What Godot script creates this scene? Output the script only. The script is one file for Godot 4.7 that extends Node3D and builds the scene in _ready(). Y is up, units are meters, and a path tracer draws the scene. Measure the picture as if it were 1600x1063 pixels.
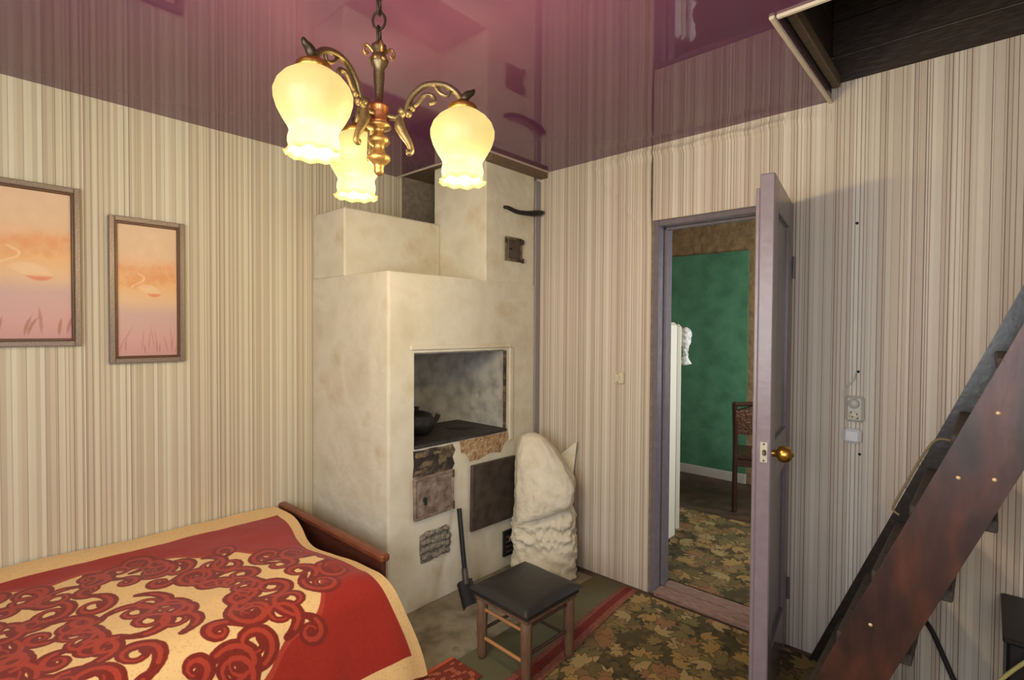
extends Node3D

var rng := RandomNumberGenerator.new()
var M := {}
var taken := {}

# ---------------------------------------------------------------- helpers
func numbered(called: String) -> String:
	if not taken.has(called):
		taken[called] = 0
		return called
	taken[called] += 1
	return "%s_%03d" % [called, taken[called]]

func tag(o, label: String, category: String, group := "", kind := ""):
	if label: o.set_meta("label", label)
	if category: o.set_meta("category", category)
	if group: o.set_meta("group", group)
	if kind: o.set_meta("kind", kind)
	return o

func thing(called: String, label: String, category: String, at := Vector3.ZERO, turn := 0.0, group := "", kind := "") -> Node3D:
	var o := Node3D.new()
	o.name = numbered(called)
	add_child(o)
	o.position = at
	o.rotation.y = turn
	tag(o, label, category, group, kind)
	return o

func part(called: String, mesh: Mesh, m: Material, parent: Node, at := Vector3.ZERO, basis := Basis.IDENTITY) -> MeshInstance3D:
	var o := MeshInstance3D.new()
	o.name = numbered(called) if parent == self else called
	o.mesh = mesh
	o.material_override = m
	o.cast_shadow = GeometryInstance3D.SHADOW_CASTING_SETTING_ON
	parent.add_child(o, true)
	o.transform = Transform3D(basis, at)
	return o

func tri(st: SurfaceTool, a: Vector3, b: Vector3, c: Vector3, out: Vector3):
	var n := Plane(a, b, c).normal
	if n.dot(out) < 0.0:
		var t := b; b = c; c = t
	st.add_vertex(a); st.add_vertex(b); st.add_vertex(c)

func four(st: SurfaceTool, a: Vector3, b: Vector3, c: Vector3, d: Vector3, out: Vector3):
	tri(st, a, b, c, out); tri(st, a, c, d, out)

func mb() -> SurfaceTool:
	var st := SurfaceTool.new()
	st.begin(Mesh.PRIMITIVE_TRIANGLES)
	st.set_smooth_group(-1)
	return st

func done(st: SurfaceTool) -> ArrayMesh:
	st.generate_normals()
	return st.commit()

func add_box(st: SurfaceTool, lo: Vector3, hi: Vector3, t := Transform3D.IDENTITY):
	var p := []
	for i in 8:
		p.append(t * Vector3(hi.x if i & 1 else lo.x, hi.y if i & 2 else lo.y, hi.z if i & 4 else lo.z))
	var c: Vector3 = t * ((lo + hi) / 2.0)
	for f in [[0, 1, 3, 2], [4, 5, 7, 6], [0, 1, 5, 4], [2, 3, 7, 6], [0, 2, 6, 4], [1, 3, 7, 5]]:
		var mid: Vector3 = (p[f[0]] + p[f[3]] + p[f[1]] + p[f[2]]) / 4.0
		four(st, p[f[0]], p[f[1]], p[f[2]], p[f[3]], mid - c)

func box(lo: Vector3, hi: Vector3) -> ArrayMesh:
	var st := mb()
	add_box(st, lo, hi)
	return done(st)

# a chamfered box, 44 triangles, centred on the origin
var cbox_made := {}
func cbox(size: Vector3, ch := 0.004) -> ArrayMesh:
	var key := [size, ch]
	if cbox_made.has(key): return cbox_made[key]
	var st := mb()
	var h := size / 2.0
	var c := minf(ch, minf(h.x, minf(h.y, h.z)) * 0.9)
	var v := func(s: Vector3, axis: int) -> Vector3:
		var r := Vector3(s.x * (h.x - c), s.y * (h.y - c), s.z * (h.z - c))
		r[axis] = s[axis] * h[axis]
		return r
	for axis in 3:
		var a := (axis + 1) % 3
		var b := (axis + 2) % 3
		for s in [-1.0, 1.0]:
			var q := []
			for k in [[-1, -1], [1, -1], [1, 1], [-1, 1]]:
				var w := Vector3.ZERO
				w[axis] = s; w[a] = k[0]; w[b] = k[1]
				q.append(v.call(w, axis))
			var o := Vector3.ZERO
			o[axis] = s
			four(st, q[0], q[1], q[2], q[3], o)
		for s in [-1.0, 1.0]:
			for t in [-1.0, 1.0]:
				var e0 := Vector3.ZERO
				e0[a] = s; e0[b] = t
				var lo := e0; lo[axis] = -1
				var hi := e0; hi[axis] = 1
				four(st, v.call(lo, a), v.call(hi, a), v.call(hi, b), v.call(lo, b), e0)
	for i in 8:
		var s := Vector3(1 if i & 1 else -1, 1 if i & 2 else -1, 1 if i & 4 else -1)
		tri(st, v.call(s, 0), v.call(s, 1), v.call(s, 2), s)
	cbox_made[key] = done(st)
	return cbox_made[key]

func lathe(profile: Array, segs := 28, rim := 0.0, lobes := 0) -> ArrayMesh:
	var st := mb()
	st.set_smooth_group(1)
	var n := profile.size()
	var pt := func(i: int, k: int) -> Vector3:
		var p: Vector2 = profile[i]
		var a := TAU * k / segs
		var f := 0.0
		if lobes and (i >= n - 3): f = rim * (i - (n - 4)) / 3.0
		var r := p.x * (1.0 + f * 0.9 * cos(lobes * a))
		return Vector3(r * cos(a), p.y + f * 0.055 * cos(lobes * a), r * sin(a))
	for i in n - 1:
		var d: Vector2 = profile[i + 1] - profile[i]
		for k in segs:
			var a0: Vector3 = pt.call(i, k)
			var a1: Vector3 = pt.call(i, k + 1)
			var b0: Vector3 = pt.call(i + 1, k)
			var b1: Vector3 = pt.call(i + 1, k + 1)
			var ang := TAU * (k + 0.5) / segs
			var out := Vector3(-d.y * cos(ang), d.x, -d.y * sin(ang))
			if a0.distance_to(a1) > 1e-6: tri(st, a0, a1, b1, out)
			if b0.distance_to(b1) > 1e-6: tri(st, a0, b1, b0, out)
	return done(st)

func add_tube(st: SurfaceTool, pts: Array, radii, sides := 8, closed := false):
	var n := pts.size()
	var rings := []
	var up := Vector3.UP
	for i in n:
		var t: Vector3 = ((pts[(i + 1) % n] - pts[(i - 1 + n) % n]) if closed else (pts[mini(i + 1, n - 1)] - pts[maxi(i - 1, 0)])).normalized()
		if i == 0 and absf(t.dot(up)) > 0.9: up = Vector3.RIGHT
		var x := (up - t * up.dot(t)).normalized()
		up = x
		var y := t.cross(x)
		var r: float = radii[i] if radii is Array else radii
		var ring := []
		for k in sides:
			var a := TAU * k / sides
			ring.append(pts[i] + (x * cos(a) + y * sin(a)) * r)
		rings.append(ring)
	st.set_smooth_group(1)
	for i in (n if closed else n - 1):
		for k in sides:
			var a: Vector3 = rings[i][k]
			var b: Vector3 = rings[i][(k + 1) % sides]
			var c: Vector3 = rings[(i + 1) % n][(k + 1) % sides]
			var d: Vector3 = rings[(i + 1) % n][k]
			four(st, a, b, c, d, (a + b + c + d) / 4.0 - (pts[i] + pts[(i + 1) % n]) / 2.0)
	if not closed:
		st.set_smooth_group(-1)
		for e in [[0, pts[0] - pts[1]], [n - 1, pts[n - 1] - pts[n - 2]]]:
			for k in sides:
				tri(st, pts[e[0]], rings[e[0]][k], rings[e[0]][(k + 1) % sides], e[1])

func tube(pts: Array, radii, sides := 8, closed := false) -> ArrayMesh:
	var st := mb()
	add_tube(st, pts, radii, sides, closed)
	return done(st)

func curve(pts: Array, steps := 8) -> Array:
	var out := []
	for i in pts.size() - 1:
		for k in steps:
			out.append(pts[i].cubic_interpolate(pts[i + 1], pts[maxi(i - 1, 0)], pts[mini(i + 2, pts.size() - 1)], float(k) / steps))
	out.append(pts[-1])
	return out

# polygon in xy, extruded over z from 0 to depth
func prism(poly: Array, depth: float) -> ArrayMesh:
	var st := mb()
	var pk := PackedVector2Array(poly)
	var ids := Geometry2D.triangulate_polygon(pk)
	for k in range(0, ids.size(), 3):
		for z in [0.0, depth]:
			var q := []
			for j in 3: q.append(Vector3(pk[ids[k + j]].x, pk[ids[k + j]].y, z))
			tri(st, q[0], q[1], q[2], Vector3(0, 0, z - depth / 2.0))
	var cw := Geometry2D.is_polygon_clockwise(pk)
	for i in pk.size():
		var a := pk[i]
		var b := pk[(i + 1) % pk.size()]
		var d := b - a
		var o := Vector3(-d.y, d.x, 0) if cw else Vector3(d.y, -d.x, 0)
		four(st, Vector3(a.x, a.y, 0), Vector3(b.x, b.y, 0), Vector3(b.x, b.y, depth), Vector3(a.x, a.y, depth), o)
	return done(st)

# a sheet over (u, v) in 0..1 from a callable; thick > 0 gives it a back and edges
func sheet(fn: Callable, nu: int, nv: int, thick := 0.0, uvs := Vector2.ONE, uvo := Vector2.ZERO) -> ArrayMesh:
	var pts := []
	for i in nu + 1:
		var row := PackedVector3Array()
		for j in nv + 1: row.append(fn.call(float(i) / nu, float(j) / nv))
		pts.append(row)
	var nor := []
	for i in nu + 1:
		var row := PackedVector3Array()
		for j in nv + 1:
			var du: Vector3 = pts[mini(i + 1, nu)][j] - pts[maxi(i - 1, 0)][j]
			var dv: Vector3 = pts[i][mini(j + 1, nv)] - pts[i][maxi(j - 1, 0)]
			row.append(du.cross(dv).normalized())
		nor.append(row)
	var st := SurfaceTool.new()
	st.begin(Mesh.PRIMITIVE_TRIANGLES)
	var put := func(i, j, back):
		var n: Vector3 = nor[i][j]
		st.set_normal(-n if back else n)
		st.set_uv(Vector2(float(i) / nu, float(j) / nv) * uvs + uvo)
		st.add_vertex(pts[i][j] - (n * thick if back else Vector3.ZERO))
	for back in ([false, true] if thick > 0.0 else [false]):
		for i in nu:
			for j in nv:
				var order := [[0, 0], [0, 1], [1, 1], [0, 0], [1, 1], [1, 0]] if not back else [[0, 0], [1, 1], [0, 1], [0, 0], [1, 0], [1, 1]]
				for o in order: put.call(i + o[0], j + o[1], back)
	if thick > 0.0:
		var ring := []
		for i in nu: ring.append([i, 0])
		for j in nv: ring.append([nu, j])
		for i in nu: ring.append([nu - i, nv])
		for j in nv: ring.append([0, nv - j])
		for k in ring.size():
			var a = ring[k]
			var b = ring[(k + 1) % ring.size()]
			for w in [[a, false], [b, false], [b, true], [a, false], [b, true], [a, true]]:
				put.call(w[0][0], w[0][1], w[1])
	return st.commit()

# ---------------------------------------------------------------- textures and materials
func ntex(seed_: int, freq: float, stops: Array, size := 512, octaves := 4, kind := FastNoiseLite.TYPE_SIMPLEX_SMOOTH) -> NoiseTexture2D:
	var n := FastNoiseLite.new()
	n.seed = seed_
	n.frequency = freq
	n.noise_type = kind
	n.fractal_octaves = octaves
	var t := NoiseTexture2D.new()
	t.width = size; t.height = size
	t.seamless = true
	t.noise = n
	var g := Gradient.new()
	var offs := PackedFloat32Array()
	var cols := PackedColorArray()
	for s in stops:
		offs.append(s[0]); cols.append(s[1])
	g.offsets = offs; g.colors = cols
	t.color_ramp = g
	return t

func c8(r: int, g: int, b: int) -> Color:
	return Color8(r, g, b)

func mat(called: String, color: Color, rough := 0.7, metal := 0.0, tex: Texture2D = null, scale := Vector3.ONE, bump: Texture2D = null, bump_cm := 0.1) -> StandardMaterial3D:
	var m := StandardMaterial3D.new()
	m.resource_name = called
	m.albedo_color = color
	m.cull_mode = BaseMaterial3D.CULL_DISABLED
	m.roughness = rough
	m.metallic = metal
	if tex or bump:
		m.uv1_triplanar = true
		m.uv1_world_triplanar = false
		m.uv1_scale = scale
	if tex: m.albedo_texture = tex
	if bump:
		m.heightmap_enabled = true
		m.heightmap_texture = bump
		m.heightmap_scale = bump_cm
	M[called] = m
	return m

func image_mat(called: String, im: Image, rough := 0.8, scale := Vector3.ONE) -> StandardMaterial3D:
	var m := StandardMaterial3D.new()
	m.resource_name = called
	m.albedo_texture = ImageTexture.create_from_image(im)
	m.cull_mode = BaseMaterial3D.CULL_DISABLED
	m.roughness = rough
	m.uv1_scale = scale
	M[called] = m
	return m

var discs := {}
func disc(r: int, c: Color) -> Image:
	var key := [r, c]
	if discs.has(key): return discs[key]
	var im := Image.create_empty(2 * r + 3, 2 * r + 3, false, Image.FORMAT_RGBA8)
	for y in 2 * r + 3:
		for x in 2 * r + 3:
			var d := Vector2(x - r - 1, y - r - 1).length()
			im.set_pixel(x, y, Color(c.r, c.g, c.b, c.a * clampf(r + 0.5 - d, 0, 1)))
	discs[key] = im
	return im

func stamp(im: Image, x: float, y: float, r: int, c: Color, wrap := false):
	var d := disc(r, c)
	var p := Vector2i(int(x) - r - 1, int(y) - r - 1)
	var rect := Rect2i(0, 0, 2 * r + 3, 2 * r + 3)
	im.blend_rect(d, rect, p)
	if wrap:
		var w := im.get_width()
		var h := im.get_height()
		for ox in [-w, 0, w]:
			for oy in [-h, 0, h]:
				if (ox or oy) and x + ox > -r - 2 and x + ox < w + r + 2 and y + oy > -r - 2 and y + oy < h + r + 2:
					im.blend_rect(d, rect, p + Vector2i(ox, oy))

# vertical stripes of a wallpaper, one roll wide
func stripes(seed_: int, width: int, base: Array, line_cols: Array, line_chance: float, band: Vector2, line: Vector2, soft: float) -> Image:
	var r := RandomNumberGenerator.new()
	r.seed = seed_
	var cols := []
	cols.resize(width)
	var x := 0.0
	var edge := []
	while x < width:
		var c: Color = base[r.randi() % base.size()]
		c = c.lerp(base[0], r.randf() * 0.5)
		var w := r.randf_range(band.x, band.y)
		for k in range(int(x), mini(width, int(x + w) + 1)): cols[k] = c
		x += w
		if r.randf() < line_chance: edge.append([x, r.randf_range(line.x, line.y), line_cols[r.randi() % line_cols.size()]])
	for e in edge:
		for k in range(int(e[0] - e[1]), int(e[0] + e[1]) + 1):
			var w := clampf((e[1] - absf(k - e[0])) / soft + 0.3, 0, 1)
			var i := posmod(k, width)
			cols[i] = (cols[i] as Color).lerp(e[2], w)
	var data := PackedByteArray()
	var h := 32
	data.resize(width * h * 3)
	for y in h:
		for k in width:
			var j := 1.0 + (r.randf() - 0.5) * 0.03
			var c: Color = cols[k]
			var o := (y * width + k) * 3
			data[o] = clampi(int(c.r8 * j), 0, 255); data[o + 1] = clampi(int(c.g8 * j), 0, 255); data[o + 2] = clampi(int(c.b8 * j), 0, 255)
	return Image.create_from_data(width, h, false, Image.FORMAT_RGB8, data)

func leaf_carpet() -> Image:
	var n := 1024
	var im := Image.create_empty(n, n, false, Image.FORMAT_RGBA8)
	im.fill(c8(70, 60, 32))
	var r := RandomNumberGenerator.new()
	r.seed = 11
	for k in 700: stamp(im, r.randf() * n, r.randf() * n, r.randi_range(4, 26), [c8(74, 66, 34), c8(52, 47, 24), c8(88, 74, 40)][r.randi() % 3], true)
	var tones := [c8(150, 122, 70), c8(128, 106, 62), c8(134, 98, 62), c8(108, 98, 56), c8(156, 134, 88), c8(96, 84, 48), c8(116, 92, 58)]
	for k in 210:
		var cx := r.randf() * n
		var cy := r.randf() * n
		var col: Color = tones[r.randi() % tones.size()]
		var turn := r.randf() * TAU
		var size := r.randf_range(70, 130)
		var lobes := r.randi_range(3, 6)
		for pass_ in 2:
			for l in lobes:
				var a := turn + (l - lobes / 2.0) * 0.62
				var len := size * (1.0 - 0.14 * absf(l - lobes / 2.0))
				for s in 16:
					var f := s / 15.0
					var rad := size * 0.17 * sin(PI * pow(f, 0.75) * 0.97 + 0.08) + 1.0
					var p := Vector2(cx, cy) + Vector2.from_angle(a + 0.12 * sin(f * 3.0)) * len * f
					stamp(im, p.x, p.y, int(rad) + (3 if pass_ == 0 else 0), c8(56, 46, 24) if pass_ == 0 else col, true)
		for l in lobes:
			var a := turn + (l - lobes / 2.0) * 0.62
			for s in 14:
				var p := Vector2(cx, cy) + Vector2.from_angle(a + 0.12 * sin(s / 15.0 * 3.0)) * size * 0.85 * s / 15.0
				stamp(im, p.x, p.y, 1, col.darkened(0.45), true)
	for k in 9000: stamp(im, r.randf() * n, r.randf() * n, 1, Color(0.1, 0.08, 0.04, 0.45) if r.randf() < 0.6 else Color(0.75, 0.6, 0.35, 0.3), true)
	im.convert(Image.FORMAT_RGB8)
	return im

const COVER := Vector2(1.95, 1.46)
func bedspread_print() -> Image:
	var w := 1170
	var h := 876
	var k := 600.0
	var im := Image.create_empty(w, h, false, Image.FORMAT_RGBA8)
	var cream := c8(232, 196, 136)
	var red := c8(156, 34, 20)
	var dark := c8(122, 32, 19)
	var mid := c8(170, 58, 38)
	im.fill(cream)
	im.fill_rect(Rect2i(int(0.055 * k), int(0.165 * k), w, h - int(0.165 * k) - int(0.085 * k)), red)
	var mid_v := 0.79
	var r := RandomNumberGenerator.new()
	r.seed = 5
	var scrolls := []
	# one scroll: a line whose bend grows until it rolls up
	var roll := func(u: float, v: float, ang: float, len: float, k0: float, k1: float):
		var pts := []
		var p := Vector2(u, v)
		var a := ang
		var steps := 70
		for s in steps + 1:
			var f := float(s) / steps
			pts.append(p)
			a += lerpf(k0, k1, f) * len / steps
			p += Vector2.from_angle(a) * len / steps
		scrolls.append(pts)
	var half := func(u: float) -> float:
		return 0.53 * (1.0 - exp(-maxf(u - 0.1, 0.0) / 0.30)) + 0.022 * sin(u * 24.0)
	# cream ground of the ornament with a brown-red rim
	for x in range(int(0.1 * k), w):
		var hw: float = half.call(x / k)
		if hw > 0.0:
			im.fill_rect(Rect2i(x, int((mid_v - hw - 0.024) * k), 1, int(2 * (hw + 0.024) * k)), mid)
			im.fill_rect(Rect2i(x, int((mid_v - hw) * k), 1, int(2 * hw * k)), cream)
	var u := 0.13
	var odd := 0
	while u < 2.0:
		var hw: float = half.call(u)
		var v := 0.05 + 0.075 * (odd % 2)
		while v < hw + 0.01:
			var dirn := -1.0 if (odd + int(v * 13.0)) % 2 else 1.0
			var ang := r.randf_range(-0.9, 0.9) + (PI if r.randf() < 0.7 else 0.0)
			var len := r.randf_range(0.32, 0.42)
			for s in [-1.0, 1.0]:
				var back := Vector2.from_angle(ang) * 0.05
				roll.call(u - back.x + 0.03, mid_v + s * (v - back.y), s * ang, len, s * dirn * 7.0, s * dirn * 38.0)
				if odd % 3 != 1: roll.call(u - back.x + 0.03, mid_v + s * (v - back.y), s * (ang + PI * 0.9), len * 0.6, s * dirn * 12.0, s * dirn * 60.0)
			v += r.randf_range(0.115, 0.14)
		u += 0.128
		odd += 1
	# scrolls along the rim, lying on the red
	u = 0.2
	while u < 1.95:
		var hw: float = half.call(u)
		for s in [-1.0, 1.0]: roll.call(u + 0.06, mid_v + s * (hw + 0.015), PI + s * 0.3, 0.34, s * 6.0, s * 40.0)
		u += 0.2
	for layer in 2:
		for pts in scrolls:
			for i in pts.size():
				var p: Vector2 = pts[i]
				var f: float = float(i) / (pts.size() - 1)
				if p.x < 0.085: continue
				var swell := 0.65 + 0.6 * sin(PI * minf(f * 1.3, 1.0))
				if layer == 0: stamp(im, p.x * k, p.y * k, int(12.0 * swell) + (3 if f > 0.97 else 0), dark)
				if layer == 1 and f > 0.1 and f < 0.9: stamp(im, p.x * k, p.y * k, int(4.5 * swell), mid)
	for j in 26000: stamp(im, r.randf() * w, r.randf() * h, 1, Color(0.2, 0.02, 0.0, 0.16) if r.randf() < 0.6 else Color(1, 0.8, 0.6, 0.12))
	im.convert(Image.FORMAT_RGB8)
	return im

# pastel sunset with a pale long-necked bird over reeds
func bird_print(seed_: int, w: int, h: int, bird: Vector2, big: float) -> Image:
	var im := Image.create_empty(w, h, false, Image.FORMAT_RGBA8)
	var r := RandomNumberGenerator.new()
	r.seed = seed_
	var stops := [[0.0, c8(214, 186, 156)], [0.22, c8(216, 184, 150)], [0.34, c8(222, 172, 128)], [0.45, c8(226, 180, 126)], [0.58, c8(218, 184, 148)], [0.68, c8(198, 168, 160)], [0.86, c8(202, 160, 156)], [1.0, c8(196, 150, 148)]]
	for y in h:
		var f := float(y) / (h - 1)
		var c: Color = stops[-1][1]
		for i in stops.size() - 1:
			if f >= stops[i][0] and f <= stops[i + 1][0]: c = (stops[i][1] as Color).lerp(stops[i + 1][1], (f - stops[i][0]) / (stops[i + 1][0] - stops[i][0]))
		im.fill_rect(Rect2i(0, y, w, 1), c)
	for k in 260:
		var f := r.randf()
		var y := h * lerpf(0.30, 0.46, r.randf())
		stamp(im, w * f, y + 12 * sin(f * 5.0), r.randi_range(6, 16), Color(0.86, 0.5, 0.28, 0.05))
	for k in 90: stamp(im, w * r.randf_range(0.2, 0.9), h * r.randf_range(0.02, 0.3), r.randi_range(10, 24), Color(0.96, 0.86, 0.72, 0.05))
	# bird: body, neck, underside
	for k in 40:
		var f := k / 39.0
		stamp(im, w * bird.x + big * (f - 0.1), h * bird.y + big * (0.32 + 0.22 * f * f), int(big * 0.2 * sin(PI * f * 0.94 + 0.1)) + 2, Color(0.93, 0.80, 0.64, 0.10))
		stamp(im, w * bird.x + big * (0.25 + 0.7 * f), h * bird.y + big * (0.58 + 0.05 * sin(f * 3.0)), int(big * 0.1 * sin(PI * f)) + 1, Color(0.86, 0.46, 0.34, 0.10))
	for k in 60:
		var f := k / 59.0
		var p := Vector2(w * bird.x, h * bird.y) + Vector2(0.28 * sin(f * 4.6) - 0.12, -0.32 + 0.66 * f) * big
		stamp(im, p.x, p.y, int(big * 0.035) + 1, Color(0.93, 0.82, 0.68, 0.2))
	for k in 14:
		var x := r.randf() * w
		var len := h * r.randf_range(0.08, 0.26)
		var bend := r.randf_range(-0.3, 0.4)
		for s in 40:
			var f := s / 39.0
			stamp(im, x + bend * len * f * f, h - 2 - len * f, maxi(1, int(4 * sin(PI * (1.0 - f * 0.95)) * w / 256.0)), Color(0.62, 0.42, 0.34, 0.2))
	im.convert(Image.FORMAT_RGB8)
	return im

func red_mat_print() -> Image:
	var n := 512
	var im := Image.create_empty(n, n, false, Image.FORMAT_RGBA8)
	im.fill(c8(112, 44, 26))
	im.fill_rect(Rect2i(0, 0, n, 34), c8(196, 84, 46))
	im.fill_rect(Rect2i(0, n - 34, n, 34), c8(196, 84, 46))
	var r := RandomNumberGenerator.new()
	r.seed = 21
	for k in 90:
		var x := r.randf() * n
		var y := r.randf_range(60, n - 60)
		for l in 6: stamp(im, x + 11 * cos(l * TAU / 6), y + 11 * sin(l * TAU / 6), 6, c8(176, 98, 72))
		stamp(im, x, y, 5, c8(104, 36, 24))
	im.convert(Image.FORMAT_RGB8)
	return im

func runner_print() -> Image:
	var n := 256
	var im := Image.create_empty(n, n, false, Image.FORMAT_RGBA8)
	im.fill(c8(92, 88, 62))
	var r := RandomNumberGenerator.new()
	r.seed = 31
	for k in 3000: stamp(im, r.randf() * n, r.randf() * n, 1, Color(0.3, 0.28, 0.18, 0.35) if r.randf() < 0.5 else Color(0.45, 0.42, 0.3, 0.3))
	# u runs across: the red stripe with its paler edges lies on the right
	im.fill_rect(Rect2i(int(n * 0.68), 0, n, n), c8(126, 70, 56))
	im.fill_rect(Rect2i(int(n * 0.765), 0, int(n * 0.125), n), c8(112, 30, 22))
	im.fill_rect(Rect2i(int(n * 0.89), 0, n, n), c8(136, 78, 60))
	for k in 1500: stamp(im, r.randf_range(0.66, 1.0) * n, r.randf() * n, 1, Color(0.2, 0.08, 0.05, 0.4))
	im.convert(Image.FORMAT_RGB8)
	return im

func make_materials():
	var W := Color.WHITE
	image_mat("wallpaper_left", stripes(3, 1024, [c8(206, 201, 178), c8(200, 192, 168), c8(190, 178, 155), c8(212, 208, 190), c8(178, 165, 144)], [c8(150, 134, 114), c8(166, 150, 130), c8(142, 120, 104)], 0.5, Vector2(8, 34), Vector2(1.5, 4), 2.0), 0.75)
	image_mat("wallpaper_back", stripes(8, 1024, [c8(208, 198, 182), c8(198, 186, 170), c8(214, 206, 192), c8(190, 176, 160)], [c8(112, 84, 70), c8(128, 98, 82), c8(156, 128, 112), c8(98, 78, 72)], 0.72, Vector2(10, 40), Vector2(1.2, 3.0), 1.6), 0.72)
	var plaster := ntex(4, 0.006, [[0.0, c8(198, 190, 168)], [0.4, c8(209, 203, 183)], [0.62, c8(213, 208, 190)], [0.85, c8(206, 197, 174)], [1.0, c8(194, 182, 155)]], 512, 5)
	var lumpy := ntex(9, 0.012, [[0.0, Color.BLACK], [1.0, W]], 512, 4)
	mat("plaster", W, 0.85, 0, plaster, Vector3(0.9, 0.9, 0.9), lumpy, 0.5)
	var sooty := ntex(14, 0.009, [[0.0, c8(134, 130, 124)], [0.35, c8(156, 152, 144)], [0.6, c8(170, 166, 156)], [1.0, c8(182, 177, 164)]], 512, 5)
	mat("oven_plaster", W, 0.9, 0, sooty, Vector3(1.6, 1.6, 1.6), lumpy, 0.6)
	mat("cooktop", W, 0.55, 0.3, ntex(15, 0.02, [[0.0, c8(44, 40, 38)], [1.0, c8(74, 68, 64)]]), Vector3(3, 3, 3), lumpy, 0.5)
	mat("grey_plaster", W, 0.9, 0, ntex(16, 0.02, [[0.0, c8(112, 102, 90)], [1.0, c8(144, 132, 116)]]), Vector3(2, 2, 2))
	mat("iron_door", W, 0.45, 0.5, ntex(17, 0.006, [[0.0, c8(70, 60, 54)], [0.5, c8(88, 77, 70)], [1.0, c8(102, 91, 83)]], 512, 3), Vector3(3, 3, 3), lumpy, 0.15)
	mat("rosy_iron", W, 0.45, 0.4, ntex(18, 0.007, [[0.0, c8(108, 88, 80)], [0.5, c8(146, 126, 116)], [1.0, c8(184, 168, 154)]], 512, 3), Vector3(4, 4, 4), lumpy, 0.15)
	mat("black_iron", c8(38, 36, 34), 0.5, 0.4)
	mat("soot_brick", W, 0.9, 0, ntex(19, 0.006, [[0.0, c8(34, 31, 28)], [0.45, c8(60, 52, 45)], [0.7, c8(112, 96, 72)], [1.0, c8(160, 140, 104)]]), Vector3(2.5, 2.5, 2.5), lumpy, 1.5)
	mat("brick_tan", W, 0.9, 0, ntex(20, 0.009, [[0.0, c8(150, 118, 86)], [0.6, c8(186, 154, 116)], [1.0, c8(204, 188, 156)]]), Vector3(5, 5, 5), lumpy, 1.0)
	mat("mortar", W, 0.95, 0, ntex(22, 0.04, [[0.0, c8(96, 90, 84)], [0.5, c8(146, 138, 126)], [1.0, c8(176, 166, 150)]]), Vector3(6, 6, 6), lumpy, 2.5)
	mat("ceiling_film", Color(0.40, 0.235, 0.355), 0.025)
	M.ceiling_film.metallic_specular = 0.75
	mat("ceiling_trim", c8(196, 180, 164), 0.5)
	mat("brown_board", W, 0.7, 0, ntex(23, 0.02, [[0.0, c8(92, 76, 60)], [1.0, c8(126, 106, 84)]]), Vector3(1, 6, 6))
	mat("attic_wood", W, 0.85, 0, ntex(24, 0.02, [[0.0, c8(34, 27, 23)], [0.6, c8(56, 45, 38)], [1.0, c8(78, 63, 52)]]), Vector3(1.2, 8, 8))
	mat("hatch_trim", c8(206, 194, 176), 0.55)
	mat("lilac_paint", W, 0.28, 0, ntex(25, 0.015, [[0.0, c8(126, 114, 121)], [0.6, c8(132, 120, 127)], [1.0, c8(139, 127, 132)]]), Vector3(2, 2, 2), lumpy, 0.07)
	mat("grey_lilac_paint", W, 0.22, 0, ntex(26, 0.015, [[0.0, c8(108, 101, 108)], [0.6, c8(114, 107, 114)], [1.0, c8(120, 113, 119)]]), Vector3(2, 2, 2), lumpy, 0.1)
	mat("strip_paint", c8(140, 134, 134), 0.5)
	mat("brass", c8(196, 150, 72), 0.28, 0.95)
	mat("bronze", W, 0.32, 0.85, ntex(27, 0.03, [[0.0, c8(92, 80, 58)], [1.0, c8(150, 130, 96)]]), Vector3(10, 10, 10))
	mat("copper", c8(196, 132, 86), 0.25, 0.9)
	mat("old_brass", c8(176, 142, 92), 0.3, 0.9)
	mat("dark_bronze", c8(74, 64, 50), 0.4, 0.8)
	mat("threshold_wood", W, 0.7, 0, ntex(28, 0.02, [[0.0, c8(100, 76, 64)], [0.5, c8(140, 110, 98)], [1.0, c8(164, 134, 120)]]), Vector3(1.5, 10, 10), lumpy, 0.5)
	mat("floor_paint", W, 0.5, 0, ntex(29, 0.01, [[0.0, c8(58, 44, 34)], [0.6, c8(84, 64, 48)], [1.0, c8(100, 80, 62)]]), Vector3(1, 1, 1))
	mat("tin_sheet", W, 0.6, 0.25, ntex(30, 0.008, [[0.0, c8(96, 90, 72)], [0.45, c8(134, 126, 106)], [0.8, c8(150, 142, 122)], [1.0, c8(112, 102, 82)]], 512, 5), Vector3(1.5, 1.5, 1.5), lumpy, 0.4)
	mat("bed_wood", W, 0.32, 0, ntex(31, 0.012, [[0.0, c8(96, 50, 34)], [0.6, c8(122, 66, 44)], [1.0, c8(134, 78, 54)]]), Vector3(1, 8, 8))
	mat("bed_wood_dark", W, 0.5, 0, ntex(32, 0.012, [[0.0, c8(72, 34, 24)], [1.0, c8(98, 48, 34)]]), Vector3(1, 6, 6))
	mat("mattress_cloth", c8(176, 160, 130), 0.9)
	image_mat("bedspread", bedspread_print(), 0.95)
	M.bedspread.rim_enabled = true; M.bedspread.rim = 0.25; M.bedspread.rim_tint = 0.6
	image_mat("leaf_carpet", leaf_carpet(), 0.95)
	image_mat("red_mat", red_mat_print(), 0.95)
	image_mat("runner", runner_print(), 0.9)
	image_mat("print_large", bird_print(3, 384, 512, Vector2(0.62, 0.45), 110.0), 0.55)
	image_mat("print_small", bird_print(4, 256, 560, Vector2(0.38, 0.42), 96.0), 0.55)
	mat("frame_silver", W, 0.4, 0.25, ntex(33, 0.03, [[0.0, c8(118, 104, 94)], [1.0, c8(150, 136, 124)]]), Vector3(6, 6, 6))
	mat("frame_brown", c8(92, 60, 38), 0.4)
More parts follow.
